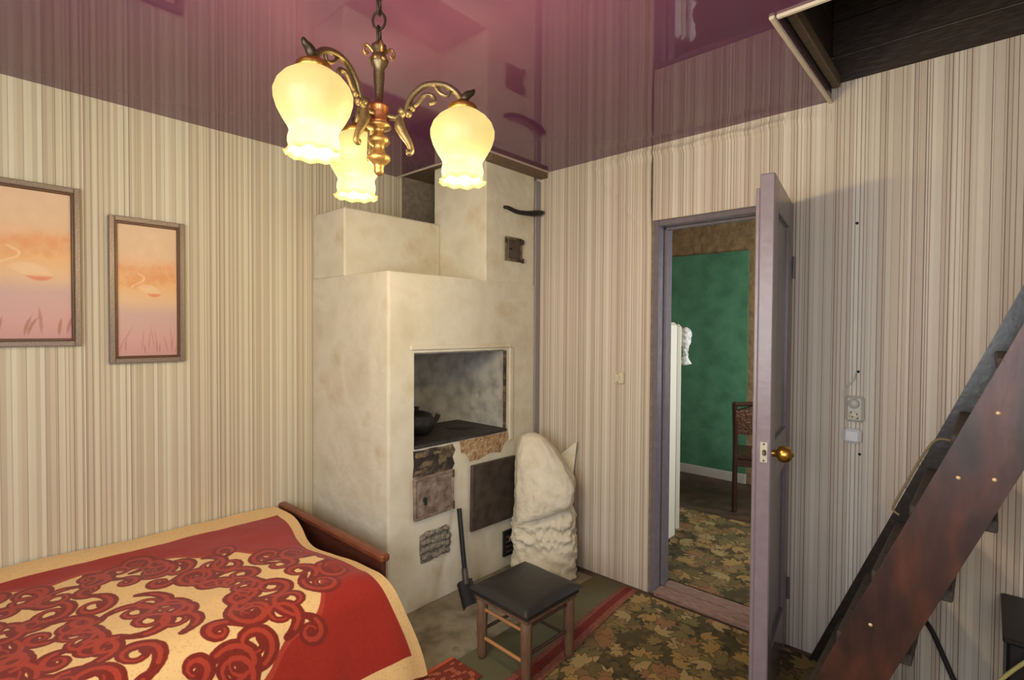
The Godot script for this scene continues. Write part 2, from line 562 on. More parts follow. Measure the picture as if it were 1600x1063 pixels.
	mat("leather", W, 0.42, 0, ntex(34, 0.03, [[0.0, c8(34, 33, 34)], [1.0, c8(44, 43, 43)]]), Vector3(4, 4, 4), lumpy, 0.08)
	mat("stool_wood", W, 0.6, 0, ntex(35, 0.02, [[0.0, c8(82, 58, 42)], [1.0, c8(126, 94, 70)]]), Vector3(8, 1, 8))
	mat("rung_wood", c8(170, 122, 76), 0.6)
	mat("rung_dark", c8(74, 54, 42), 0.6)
	mat("sack", W, 0.8, 0, ntex(36, 0.012, [[0.0, c8(196, 186, 160)], [0.5, c8(216, 208, 186)], [1.0, c8(226, 219, 200)]]), Vector3(2, 2, 2), ntex(37, 0.03, [[0.0, Color.BLACK], [1.0, W]]), 0.4)
	M.sack.backlight_enabled = true; M.sack.backlight = Color(0.18, 0.17, 0.14)
	mat("ladder_red", W, 0.38, 0, ntex(38, 0.01, [[0.0, c8(44, 30, 28)], [0.4, c8(60, 38, 33)], [0.75, c8(80, 45, 36)], [1.0, c8(94, 60, 50)]], 512, 5), Vector3(2, 0.6, 2), lumpy, 0.1)
	mat("ladder_black", W, 0.28, 0, ntex(39, 0.02, [[0.0, c8(28, 25, 24)], [0.7, c8(42, 38, 36)], [1.0, c8(64, 60, 57)]]), Vector3(4, 4, 4), lumpy, 0.03)
	mat("tread_wood", W, 0.7, 0, ntex(40, 0.02, [[0.0, c8(52, 46, 42)], [1.0, c8(84, 75, 68)]]), Vector3(4, 4, 4))
	mat("nail", c8(226, 196, 150), 0.35, 0.3)
	mat("rope", c8(120, 108, 80), 0.9)
	mat("plastic_cream", c8(206, 196, 170), 0.4)
	mat("plastic_grey", c8(186, 182, 168), 0.35)
	mat("plastic_white", c8(214, 212, 210), 0.35)
	mat("hole_black", c8(28, 26, 24), 0.7)
	mat("green_paint", W, 0.5, 0, ntex(41, 0.008, [[0.0, c8(64, 112, 82)], [0.5, c8(76, 128, 94)], [1.0, c8(86, 138, 104)]]), Vector3(1, 1, 1), lumpy, 0.4)
	mat("tan_plaster", W, 0.8, 0, ntex(42, 0.01, [[0.0, c8(120, 96, 66)], [0.5, c8(142, 114, 78)], [1.0, c8(154, 128, 90)]]), Vector3(1.5, 1.5, 1.5), lumpy, 0.8)
	mat("kitchen_white", c8(206, 200, 186), 0.8)
	mat("fridge_enamel", c8(224, 220, 200), 0.3)
	mat("cloth_white", c8(214, 212, 204), 0.9)
	mat("chair_wood", W, 0.35, 0, ntex(43, 0.02, [[0.0, c8(42, 25, 18)], [1.0, c8(72, 42, 28)]]), Vector3(1, 8, 1))
	mat("carved_wood", W, 0.4, 0, ntex(44, 0.05, [[0.0, c8(52, 30, 22)], [0.5, c8(98, 66, 48)], [1.0, c8(132, 96, 72)]], 256, 2, FastNoiseLite.TYPE_CELLULAR), Vector3(5, 5, 5), lumpy, 1.5)
	mat("skirting_white", c8(196, 190, 176), 0.6)
	mat("black_cabinet", c8(22, 21, 22), 0.45)
	mat("cable_black", c8(40, 39, 38), 0.5)
	mat("cable_yellow", c8(168, 158, 96), 0.5)
	mat("white_wall", c8(206, 196, 180), 0.85)
	mat("window_paint", c8(220, 218, 212), 0.4)
	mat("glass", Color(0.95, 0.97, 0.97, 0.06), 0.02)
	M.glass.transparency = BaseMaterial3D.TRANSPARENCY_ALPHA
	mat("opal_glass", Color(0.40, 0.40, 0.30), 0.35)
	M.opal_glass.backlight_enabled = true
	M.opal_glass.backlight = Color(0.30, 0.296, 0.255)
	M.opal_glass.emission_enabled = true
	M.opal_glass.emission = Color(1.0, 0.9, 0.52)
	M.opal_glass.emission_energy_multiplier = 0.25
	mat("bulb_glass", Color(1, 0.96, 0.85), 0.3)
	M.bulb_glass.emission_enabled = true
	M.bulb_glass.emission = Color(1.0, 0.93, 0.74)
	M.bulb_glass.emission_energy_multiplier = 6.0

# ---------------------------------------------------------------- the room
const H := 2.413
const EX := 3.6     # inner face of the right wall
const EZ := 3.5     # inner face of the wall behind the camera
const DX0 := 1.531  # door opening
const DX1 := 2.165
const DY := 2.012

func wallpaper_sheet(called: String, parent: Node, x0: float, x1: float, y0: float, y1: float, nu: int, nv: int, dent: Callable):
	var fn := func(u: float, v: float) -> Vector3:
		var x := lerpf(x0, x1, u)
		var y := lerpf(y0, y1, v)
		return Vector3(x, y, 0.003 + dent.call(x, y))
	return part(called, sheet(fn, nu, nv, 0.0, Vector2((x1 - x0) / 0.53, (y1 - y0) / 0.53), Vector2(x0 / 0.53, 0)), M.wallpaper_back, parent)

func build_shell():
	# floor under both rooms
	tag(part("floor", box(Vector3(-0.2, -0.08, -2.7), Vector3(EX + 0.2, 0, EZ + 0.2)), M.floor_paint, self), "brown painted floor under the carpets", "floor", "", "structure")
	# left wall
	var wl = tag(part("wall_left", box(Vector3(-0.2, 0, 0), Vector3(0, 2.6, EZ + 0.2)), M.grey_plaster, self), "left wall with cream and beige striped wallpaper", "wall", "", "structure")
	var fl := func(u: float, v: float) -> Vector3: return Vector3(0.003, lerpf(0, H + 0.01, v), lerpf(EZ, 0.53, u))
	part("wallpaper", sheet(fl, 1, 1, 0.0, Vector2((EZ - 0.53) / 0.53, 1), Vector2(0.11, 0)), M.wallpaper_left, wl)
	# wall with the doorway
	var st := mb()
	add_box(st, Vector3(-0.2, 0, -0.2), Vector3(DX0, 2.6, 0))
	add_box(st, Vector3(DX1, 0, -0.2), Vector3(EX + 0.2, 2.6, 0))
	add_box(st, Vector3(DX0, DY, -0.2), Vector3(DX1, 2.6, 0))
	var wb = tag(part("wall_back", done(st), M.grey_plaster, self), "wall with doorway and thin dark striped wallpaper", "wall", "", "structure")
	var noise := FastNoiseLite.new()
	noise.seed = 6
	noise.frequency = 2.2
	# the paper sags in a fold under the ceiling and stands off the wall at the seam above the door
	var fold := func(x: float, y: float) -> float:
		var line := 2.368 + 0.012 * noise.get_noise_2d(x * 2.0, 3.0) - 0.03 * smoothstep(2.2, 2.4, x)
		var top := smoothstep(2.5, 2.1, x) if x > 2.1 else smoothstep(1.1, 1.3, x)
		return 0.018 * top * exp(-pow((y - line) / 0.014, 2.0)) + 0.006 * top * smoothstep(line - 0.002, line + 0.02, y) + 0.002 * noise.get_noise_2d(x, y * 0.6) * smoothstep(1.9, 2.3, y) + 0.0025
	var left_dent := func(x: float, y: float) -> float:
		var seam := smoothstep(1.40, 1.52, x) * smoothstep(1.9, 2.15, y) * (1.0 - smoothstep(2.3, 2.36, y))
		var crease_x := lerpf(1.13, 1.47, clampf((2.4 - y) / 0.43, 0, 1))
		var crease := 0.006 * exp(-pow((x - crease_x) / 0.012, 2.0)) * smoothstep(1.93, 2.0, y)
		return fold.call(x, y) + 0.014 * seam + crease
	wallpaper_sheet("wallpaper", wb, 0.0, 1.5205, 0.0, H + 0.005, 150, 120, left_dent)
	wallpaper_sheet("wallpaper", wb, 1.526, 2.175, DY + 0.003, H + 0.005, 70, 50, fold)
	var right_dent := func(x: float, y: float) -> float: return fold.call(x, y)
	wallpaper_sheet("wallpaper", wb, 2.175, 2.353, 0.0, H + 0.005, 20, 120, right_dent)
	wallpaper_sheet("wallpaper", wb, 2.353, EX, 0.0, 2.48, 60, 100, func(x, y): return 0.003 + 0.0015 * noise.get_noise_2d(x, y))
	# right wall and the wall behind the viewer, each with a window
	var wy0 := 0.9
	var wy1 := 2.05
	var wz0 := 2.45
	var wz1 := 3.0
	st = mb()
	add_box(st, Vector3(EX, 0, 0), Vector3(EX + 0.2, 2.6, wz0))
	add_box(st, Vector3(EX, 0, wz1), Vector3(EX + 0.2, 2.6, EZ + 0.2))
	add_box(st, Vector3(EX, 0, wz0), Vector3(EX + 0.2, wy0, wz1))
	add_box(st, Vector3(EX, wy1, wz0), Vector3(EX + 0.2, 2.6, wz1))
	tag(part("wall_right", done(st), M.white_wall, self), "pale wall with the window, out of view", "wall", "", "structure")
	make_window("window_1", Vector3(EX + 0.08, wy0, wz0), wz1 - wz0, wy1 - wy0, "white wooden window in the right wall")
	var wx0 := 1.45
	var wx1 := 3.35
	st = mb()
	add_box(st, Vector3(0, 0, EZ), Vector3(wx0, 2.6, EZ + 0.2))
	add_box(st, Vector3(wx1, 0, EZ), Vector3(EX, 2.6, EZ + 0.2))
	add_box(st, Vector3(wx0, 0, EZ), Vector3(wx1, wy0, EZ + 0.2))
	add_box(st, Vector3(wx0, wy1, EZ), Vector3(wx1, 2.6, EZ + 0.2))
	tag(part("wall_front", done(st), M.white_wall, self), "pale wall behind the viewer", "wall", "", "structure")
	make_window("window_2", Vector3(wx0, wy0, EZ + 0.08), wx1 - wx0, wy1 - wy0, "white wooden window behind the viewer", PI / 2)
	# stretch ceiling with its cut-outs for hatch and chimney
	st = mb()
	add_box(st, Vector3(0, H, 0.81), Vector3(EX, H + 0.03, EZ))
	add_box(st, Vector3(0, H, 0.57), Vector3(2.353, H + 0.03, 0.81))
	add_box(st, Vector3(0.81, H, 0), Vector3(2.353, H + 0.03, 0.57))
	add_box(st, Vector3(3.5, H, 0), Vector3(EX, H + 0.03, 0.81))
	tag(part("ceiling", done(st), M.ceiling_film, self), "glossy plum-coloured stretch ceiling", "ceiling", "", "structure")
	# edge strip and board where the ceiling goes round the chimney
	var t1 := thing("trim_1", "pale strip and brown board where the ceiling meets the chimney", "trim", Vector3.ZERO, 0, "", "structure")
	part("edge_strip", box(Vector3(0.0, H - 0.006, 0.562), Vector3(0.818, H + 0.004, 0.572)), M.ceiling_trim, t1)
	part("edge_strip", box(Vector3(0.808, H - 0.006, 0.0), Vector3(0.818, H + 0.004, 0.572)), M.ceiling_trim, t1)
	part("board", box(Vector3(0.0, H + 0.012, 0.0), Vector3(0.808, H + 0.05, 0.562)), M.brown_board, t1)
	part("fascia", box(Vector3(0.75, H - 0.036, 0.0), Vector3(0.806, H - 0.001, 0.5)), M.brown_board, t1)
	# grey strip between stove and wall
	tag(part("trim_2", cbox(Vector3(0.05, 2.36, 0.05), 0.004), M.strip_paint, self, Vector3(0.728, 1.18, 0.032)), "narrow grey-lilac strip between stove and striped wall", "trim", "", "structure")
	# bare wall beside the chimney
	part("bare_plaster", box(Vector3(0.0, 2.0, 0.0), Vector3(0.006, H + 0.012, 0.53)), M.grey_plaster, wl)

func make_window(called: String, at: Vector3, w: float, h: float, label: String, turn := 0.0):
	var o := thing(called, label, "window", at, turn, "", "structure")
	for e in [[0.03, h / 2, 0.06, h], [w - 0.03, h / 2, 0.06, h], [w / 2, h / 2, 0.05, h]]:
		part("stile", cbox(Vector3(0.06, e[3], e[2]), 0.005), M.window_paint, o, Vector3(0, e[1], e[0]))
	for y in [0.03, h - 0.03, h * 0.7]:
		part("rail", cbox(Vector3(0.055, 0.06, w), 0.005), M.window_paint, o, Vector3(0, y, w / 2))
	for k in 2:
		part("pane", box(Vector3(-0.002, 0.05, k * w / 2 + 0.03), Vector3(0.002, h - 0.05, (k + 1) * w / 2 - 0.03)), M.glass, o)
	part("window_sill", cbox(Vector3(0.2, 0.03, w + 0.06), 0.005), M.window_paint, o, Vector3(-0.1 if turn == 0.0 else 0.1, 0.0, w / 2))

func build_kitchen():
	var kx0 := -0.2
	var kx1 := 2.9
	var kz := -2.47
	var wk = tag(part("wall_kitchen", box(Vector3(kx0, 0, kz - 0.2), Vector3(kx1 + 0.2, 2.6, kz)), M.tan_plaster, self), "tan plaster wall of the room beyond the doorway", "wall", "", "structure")
	part("green_panel", box(Vector3(kx0 + 0.2, 0.09, kz), Vector3(1.215, 2.17, kz + 0.018)), M.green_paint, wk)
	tag(part("baseboard_kitchen", cbox(Vector3(1.4, 0.09, 0.025), 0.004), M.skirting_white, self, Vector3(0.52, 0.045, kz + 0.014)), "pale skirting board under the green wall", "baseboard", "", "structure")
	tag(part("wall_kitchen_left", box(Vector3(kx0 - 0.2, 0, kz), Vector3(kx0 + 0.2, 2.6, -0.2)), M.kitchen_white, self), "side wall of the room beyond the doorway", "wall", "", "structure")
	var st := mb()
	add_box(st, Vector3(kx1, 0, kz), Vector3(kx1 + 0.2, 0.8, -0.2))
	add_box(st, Vector3(kx1, 2.1, kz), Vector3(kx1 + 0.2, 2.6, -0.2))
	add_box(st, Vector3(kx1, 0.8, kz), Vector3(kx1 + 0.2, 2.1, -2.05))
	add_box(st, Vector3(kx1, 0.8, -0.65), Vector3(kx1 + 0.2, 2.1, -0.2))
	tag(part("wall_kitchen_right", done(st), M.kitchen_white, self), "window wall of the room beyond the doorway", "wall", "", "structure")
	make_window("window_3", Vector3(kx1 + 0.08, 0.8, -2.05), 1.4, 1.3, "white window lighting the room beyond the doorway")
	tag(part("ceiling_kitchen", box(Vector3(kx0, 2.45, kz), Vector3(kx1, 2.6, -0.2)), M.tan_plaster, self), "tan ceiling of the room beyond the doorway", "ceiling", "", "structure")

func build_doorway():
	var t := thing("trim_3", "glossy grey-lilac door frame with worn wooden threshold", "door frame", Vector3.ZERO, 0, "", "structure")
	part("jamb", cbox(Vector3(0.03, DY, 0.165), 0.004), M.grey_lilac_paint, t, Vector3(DX0 + 0.015, DY / 2, -0.0775))
	part("jamb", cbox(Vector3(0.03, DY, 0.165), 0.004), M.grey_lilac_paint, t, Vector3(DX1 - 0.015, DY / 2, -0.0775))
	part("head", cbox(Vector3(DX1 - DX0 - 0.06, 0.03, 0.165), 0.004), M.grey_lilac_paint, t, Vector3((DX0 + DX1) / 2, DY - 0.015, -0.0775))
	part("stop", cbox(Vector3(0.014, DY - 0.06, 0.03), 0.003), M.grey_lilac_paint, t, Vector3(DX0 + 0.037, DY / 2, -0.075))
	part("stop", cbox(Vector3(DX1 - DX0 - 0.06, 0.014, 0.03), 0.003), M.grey_lilac_paint, t, Vector3((DX0 + DX1) / 2, DY - 0.037, -0.075))
	part("threshold", cbox(Vector3(DX1 - DX0 - 0.06, 0.03, 0.09), 0.006), M.threshold_wood, t, Vector3((DX0 + DX1) / 2, 0.015, -0.02))
	part("threshold", cbox(Vector3(DX1 - DX0 - 0.06, 0.022, 0.1), 0.006), M.threshold_wood, t, Vector3((DX0 + DX1) / 2, 0.011, -0.125))
	# the leaf, opened towards the viewer
	var hinge := Vector3(2.168, 0.012, 0.012)
	var d := thing("door_1", "open lilac-painted door with brass knob, seen almost edge on", "door", hinge, 0, "", "structure")
	var dir := Vector3(0.148, 0, 0.989)
	d.basis = Basis(Vector3(dir.z, 0, -dir.x), Vector3.UP, dir)
	# local: z runs from the hinge to the latch edge, x is the thickness
	var th := 0.05
	var w := 0.575
	var h := 1.985
	for z in [0.05, w - 0.05]: part("stile", cbox(Vector3(th, h, 0.1), 0.004), M.lilac_paint, d, Vector3(th / 2 - 0.006, h / 2, z))
	for e in [[0.10, 0.2], [0.92, 0.16], [h - 0.06, 0.12]]: part("rail", cbox(Vector3(th - 0.002, e[1], w - 0.2), 0.003), M.grey_lilac_paint, d, Vector3(th / 2 - 0.006, e[0], w / 2))
	for e in [[0.52, 0.67], [1.4325, 0.895]]: part("panel", cbox(Vector3(th - 0.028, e[1], w - 0.2), 0.003), M.grey_lilac_paint, d, Vector3(th / 2 - 0.006, e[0], w / 2))
	part("rebate_strip", cbox(Vector3(0.014, h - 0.06, 0.022), 0.003), M.lilac_paint, d, Vector3(-0.012, h / 2 - 0.02, w - 0.012))
	var lock := part("latch_plate", cbox(Vector3(0.026, 0.075, 0.004), 0.0015), M.plastic_grey, d, Vector3(th / 2 - 0.004, 0.975, w + 0.001))
	part("latch_bolt", cbox(Vector3(0.011, 0.02, 0.014), 0.003), M.bronze, lock, Vector3(0.002, 0.0, 0.006))
	for y in [-0.03, 0.03]: part("screw", lathe([Vector2(0, 0.0015), Vector2(0.003, 0.001), Vector2(0.0035, 0)], 10), M.dark_bronze, lock, Vector3(0, y, 0.002), Basis(Vector3.RIGHT, PI / 2))
	var knob_profile := [Vector2(0.014, 0), Vector2(0.013, 0.01), Vector2(0.016, 0.014), Vector2(0.026, 0.02), Vector2(0.0305, 0.03), Vector2(0.031, 0.042), Vector2(0.028, 0.053), Vector2(0.02, 0.06), Vector2(0.009, 0.063), Vector2(0.007, 0.068), Vector2(0.0, 0.07)]
	part("knob", lathe(knob_profile, 24), M.brass, d, Vector3(th - 0.006, 0.965, w - 0.055), Basis(Vector3.FORWARD, PI / 2))
	part("rosette", lathe([Vector2(0.03, 0), Vector2(0.03, 0.006), Vector2(0.022, 0.012), Vector2(0.012, 0.02), Vector2(0, 0.022)], 24), M.plastic_cream, d, Vector3(-0.006, 0.965, w - 0.055), Basis(Vector3.FORWARD, -PI / 2))
	for y in [0.25, 1.7]: part("hinge", tube([Vector3(th, y - 0.05, 0.0), Vector3(th, y + 0.05, 0.0)], 0.008, 10), M.grey_lilac_paint, d)

# ---------------------------------------------------------------- stove
func build_stove():
	var s := thing("brick_stove", "whitewashed brick stove with open cooking recess and chimney in the corner", "stove")
	var X := 0.745
	var Z1 := 1.143
	var c := CSGCombiner3D.new()
	c.name = "plaster_body"
	c.material_override = M.plaster
	s.add_child(c)
	var b := CSGPolygon3D.new()
	b.name = "lower_block"
	b.polygon = PackedVector2Array([Vector2(0.005, -0.06), Vector2(X, -0.06), Vector2(X, -(Z1 - 0.012)), Vector2(X - 0.004, -(Z1 - 0.003)), Vector2(X - 0.012, -Z1), Vector2(0.005, -Z1)])
	b.depth = 1.704
	b.rotation = Vector3(PI / 2, 0, 0)   # polygon lies in x and -z, depth runs along y
	b.position = Vector3(0, 1.704, 0)
	c.add_child(b)
	var hole := CSGBox3D.new()
	hole.name = "recess"
	hole.operation = CSGShape3D.OPERATION_SUBTRACTION
	hole.size = Vector3(0.5, 0.487, 0.68)
	hole.position = Vector3(0.31 + 0.25, 0.82 + 0.2435, 0.65)
	c.add_child(hole)
	b.rotation = Vector3(-PI / 2, 0, 0)
	b.position = Vector3.ZERO
	b.polygon = PackedVector2Array([Vector2(0.005, -0.06), Vector2(X, -0.06), Vector2(X, -(Z1 - 0.012)), Vector2(X - 0.004, -(Z1 - 0.003)), Vector2(X - 0.012, -Z1), Vector2(0.005, -Z1)])
	b.position = Vector3(0, 1.704, 0)
	b.rotation = Vector3(-PI / 2, 0, 0)
	# upper block and chimney
	part("warming_block", cbox(Vector3(0.342, 0.37, Z1 - 0.49), 0.008), M.plaster, s, Vector3(0.176, 1.704 + 0.183, 0.49 + (Z1 - 0.49) / 2))
	part("chimney", cbox(Vector3(X - 0.285, 0.724, 0.43), 0.006), M.plaster, s, Vector3((X + 0.285) / 2, 1.70 + 0.362, 0.06 + 0.215))
	# lining of the recess
	var lin := mb()
	add_box(lin, Vector3(0.31, 0.825, 0.311), Vector3(0.316, 1.303, 0.989))
	add_box(lin, Vector3(0.31, 1.298, 0.311), Vector3(X - 0.03, 1.305, 0.989))
	add_box(lin, Vector3(0.31, 0.825, 0.311), Vector3(X - 0.03, 1.303, 0.317))
	add_box(lin, Vector3(0.31, 0.825, 0.983), Vector3(X - 0.03, 1.303, 0.989))
	part("recess_lining", done(lin), M.oven_plaster, s)
	part("cooktop", cbox(Vector3(0.44, 0.018, 0.676), 0.003), M.cooktop, s, Vector3(0.535, 0.829, 0.65))
	# ring covers of the cooking plate
	part("cooktop_ring", lathe([Vector2(0, 0.004), Vector2(0.085, 0.004), Vector2(0.09, 0.002), Vector2(0.092, 0)], 28), M.black_iron, s, Vector3(0.53, 0.838, 0.48))
	# raised plaster rim on top and right of the recess
	part("plaster_rim", cbox(Vector3(0.014, 0.026, 0.74), 0.005), M.plaster, s, Vector3(X + 0.002, 1.332, 0.645))
	part("plaster_rim", cbox(Vector3(0.014, 0.56, 0.034), 0.005), M.plaster, s, Vector3(X + 0.002, 1.04, 0.272))
	part("angle_iron", cbox(Vector3(0.02, 0.48, 0.014), 0.003), M.soot_brick, s, Vector3(X - 0.008, 1.06, 0.317))
	# damaged strip below the cooking plate: burnt bricks left, bare bricks right
	rng.seed = 41
	var patch := func(called: String, pts: Array, m: Material, out: float):
		# outline in (z, y) on the front face
		var q := []
		for p in pts: q.append(Vector2(p[0], p[1]))
		part(called, prism(q, 0.02), m, s, Vector3(X - 0.02 + out, 0, 0), Basis(Vector3(0, 0, 1), Vector3.UP, Vector3(1, 0, 0)))
	patch.call("scorched_plaster", [[0.995, 0.812], [0.93, 0.808], [0.88, 0.812], [0.79, 0.806], [0.735, 0.81], [0.715, 0.775], [0.735, 0.74], [0.72, 0.70], [0.74, 0.672], [0.83, 0.678], [0.90, 0.672], [0.998, 0.678], [0.99, 0.74]], M.soot_brick, 0.003)
	patch.call("bare_plaster", [[0.685, 0.818], [0.6, 0.812], [0.5, 0.82], [0.38, 0.812], [0.30, 0.816], [0.285, 0.775], [0.32, 0.755], [0.36, 0.70], [0.45, 0.712], [0.54, 0.688], [0.61, 0.69], [0.63, 0.73], [0.672, 0.75]], M.brick_tan, 0.002)
	for q in [[0.94, 0.782, 0.09, 0.035], [0.83, 0.78, 0.08, 0.03], [0.90, 0.73, 0.075, 0.04], [0.80, 0.732, 0.07, 0.045], [0.96, 0.70, 0.06, 0.03]]:
		part("burnt_brick", cbox(Vector3(0.022, q[3], q[2]), 0.009), M.soot_brick, s, Vector3(X + rng.randf_range(-0.005, 0.001), q[1], q[0]), Basis.from_euler(Vector3(rng.randf_range(-0.15, 0.15), rng.randf_range(-0.06, 0.06), 0)))
	for e in [[0.56, 0.12, 0.765, 0.065], [0.43, 0.11, 0.762, 0.07]]:
		part("bare_brick", cbox(Vector3(0.014, e[3], e[1]), 0.006), M.brick_tan, s, Vector3(X - 0.002, e[2], e[0]), Basis(Vector3.RIGHT, rng.randf_range(-0.03, 0.03)))
	# fire door: frame and hinged plate with an air hole
	var fd := part("fire_door", cbox(Vector3(0.014, 0.185, 0.225), 0.004), M.rosy_iron, s, Vector3(X + 0.012, 0.568, 0.868), Basis(Vector3.RIGHT, 0.02))
	part("air_hole", lathe([Vector2(0, 0.004), Vector2(0.013, 0.003), Vector2(0.015, 0)], 14), M.hole_black, fd, Vector3(0.006, -0.01, 0.065), Basis(Vector3.FORWARD, PI / 2))
	part("handle", cbox(Vector3(0.012, 0.04, 0.014), 0.003), M.hole_black, fd, Vector3(0.012, -0.016, 0.066))
	for e in [[0.0, 0.10, 0.26, 0.016], [0.0, -0.10, 0.26, 0.016]]: part("frame_bar", cbox(Vector3(0.02, e[3], e[2]), 0.004), M.rosy_iron, fd, Vector3(-0.002, e[1], e[0]))
	for z in [-0.122, 0.122]: part("frame_bar", cbox(Vector3(0.02, 0.2, 0.016), 0.004), M.rosy_iron, fd, Vector3(-0.002, 0, z))
	for yy in [-0.085, 0.085]: part("hinge", tube([Vector3(0.006, yy - 0.02, -0.125), Vector3(0.006, yy + 0.02, -0.125)], 0.008, 8), M.iron_door, fd)
	# large oven door
	var od := part("oven_door", cbox(Vector3(0.022, 0.372, 0.36), 0.005), M.iron_door, s, Vector3(X + 0.012, 0.481, 0.428), Basis(Vector3.RIGHT, -0.012))
	for yy in [-0.15, 0.15]: part("hinge", tube([Vector3(0.008, yy - 0.026, -0.182), Vector3(0.008, yy + 0.026, -0.182)], 0.011, 8), M.iron_door, od)
	part("rolled_edge", tube([Vector3(0.008, 0.182, -0.17), Vector3(0.008, 0.182, 0.17)], 0.006, 8), M.iron_door, od)
	# walled-up ash hole: rough lumps of mortar and brick
	patch.call("mortar_bed", [[0.952, 0.372], [0.90, 0.385], [0.84, 0.378], [0.775, 0.385], [0.755, 0.34], [0.742, 0.28], [0.765, 0.24], [0.83, 0.235], [0.89, 0.222], [0.945, 0.225], [0.955, 0.30]], M.mortar, 0.003)
	for k in 24:
		var z := 0.772 + 0.158 * ((k % 6) / 5.0) + rng.randf_range(-0.012, 0.012)
		var yy := 0.25 + 0.11 * ((k / 6) / 3.0) + rng.randf_range(-0.008, 0.008)
		part("mortar_lump", cbox(Vector3(rng.randf_range(0.016, 0.034), rng.randf_range(0.02, 0.036), rng.randf_range(0.035, 0.06)), 0.009), M.mortar, s, Vector3(X + rng.randf_range(-0.006, 0.003), yy, z), Basis.from_euler(Vector3(rng.randf_range(-0.4, 0.4), rng.randf_range(-0.3, 0.3), rng.randf_range(-0.4, 0.4))))
	# small black clean-out door
	var vd := part("soot_door", cbox(Vector3(0.014, 0.155, 0.12), 0.003), M.black_iron, s, Vector3(X + 0.008, 0.145, 0.28))
	for yy in [-0.05, -0.02, 0.01, 0.04]: part("slat", cbox(Vector3(0.006, 0.012, 0.085), 0.002), M.iron_door, vd, Vector3(0.008, yy, 0))
	part("handle", cbox(Vector3(0.012, 0.03, 0.008), 0.002), M.rosy_iron, vd, Vector3(0.011, 0.025, 0.012))
	# damper door on the chimney
	var dd := part("damper_door", cbox(Vector3(0.012, 0.115, 0.11), 0.003), M.iron_door, s, Vector3(X + 0.008, 1.906, 0.262))
	for yy in [-0.064, 0.064]: part("frame_bar", cbox(Vector3(0.016, 0.014, 0.145), 0.003), M.soot_brick, dd, Vector3(0, yy, 0.0))
	for z in [-0.066, 0.066]: part("frame_bar", cbox(Vector3(0.016, 0.128, 0.013), 0.003), M.soot_brick, dd, Vector3(0, 0, z))
	for yy in [-0.064, 0.05]: part("hinge", tube([Vector3(0.01, yy - 0.014, -0.072), Vector3(0.01, yy + 0.014, -0.072)], 0.008, 8), M.black_iron, dd)
	part("knob", lathe([Vector2(0.006, 0), Vector2(0.007, 0.006), Vector2(0, 0.009)], 12), M.black_iron, dd, Vector3(0.006, 0, 0.03), Basis(Vector3.FORWARD, PI / 2))
	# crooked iron bar of the flue slide
	part("damper_bar", tube(curve([Vector3(0.72, 2.15, 0.335), Vector3(0.765, 2.142, 0.33), Vector3(0.775, 2.128, 0.25), Vector3(0.785, 2.135, 0.15), Vector3(0.79, 2.152, 0.06), Vector3(0.79, 2.165, 0.02)], 5), [0.008, 0.008, 0.009, 0.010, 0.011, 0.011, 0.012, 0.012, 0.012, 0.013, 0.013, 0.013, 0.014, 0.014, 0.015, 0.016, 0.018, 0.018, 0.018, 0.018, 0.017, 0.015, 0.012, 0.01, 0.007, 0.004], 7), M.black_iron, s)
	# pot on the cooking plate
	var p := thing("cooking_pot", "sooty black pot standing in the stove recess", "pot", Vector3(0.52, 0.8425, 0.80))
	part("body", lathe([Vector2(0, 0), Vector2(0.06, 0), Vector2(0.085, 0.015), Vector2(0.098, 0.05), Vector2(0.096, 0.085), Vector2(0.082, 0.10), Vector2(0.086, 0.106), Vector2(0.078, 0.106)], 26), M.black_iron, p)
	part("lid", lathe([Vector2(0.082, 0.104), Vector2(0.078, 0.112), Vector2(0.04, 0.125), Vector2(0.012, 0.128), Vector2(0.012, 0.14), Vector2(0.018, 0.148), Vector2(0, 0.155)], 26), M.black_iron, p)
	part("spout", tube(curve([Vector3(0, 0.04, -0.09), Vector3(0, 0.055, -0.13), Vector3(0, 0.09, -0.155)], 5), 0.014, 8), M.black_iron, p)

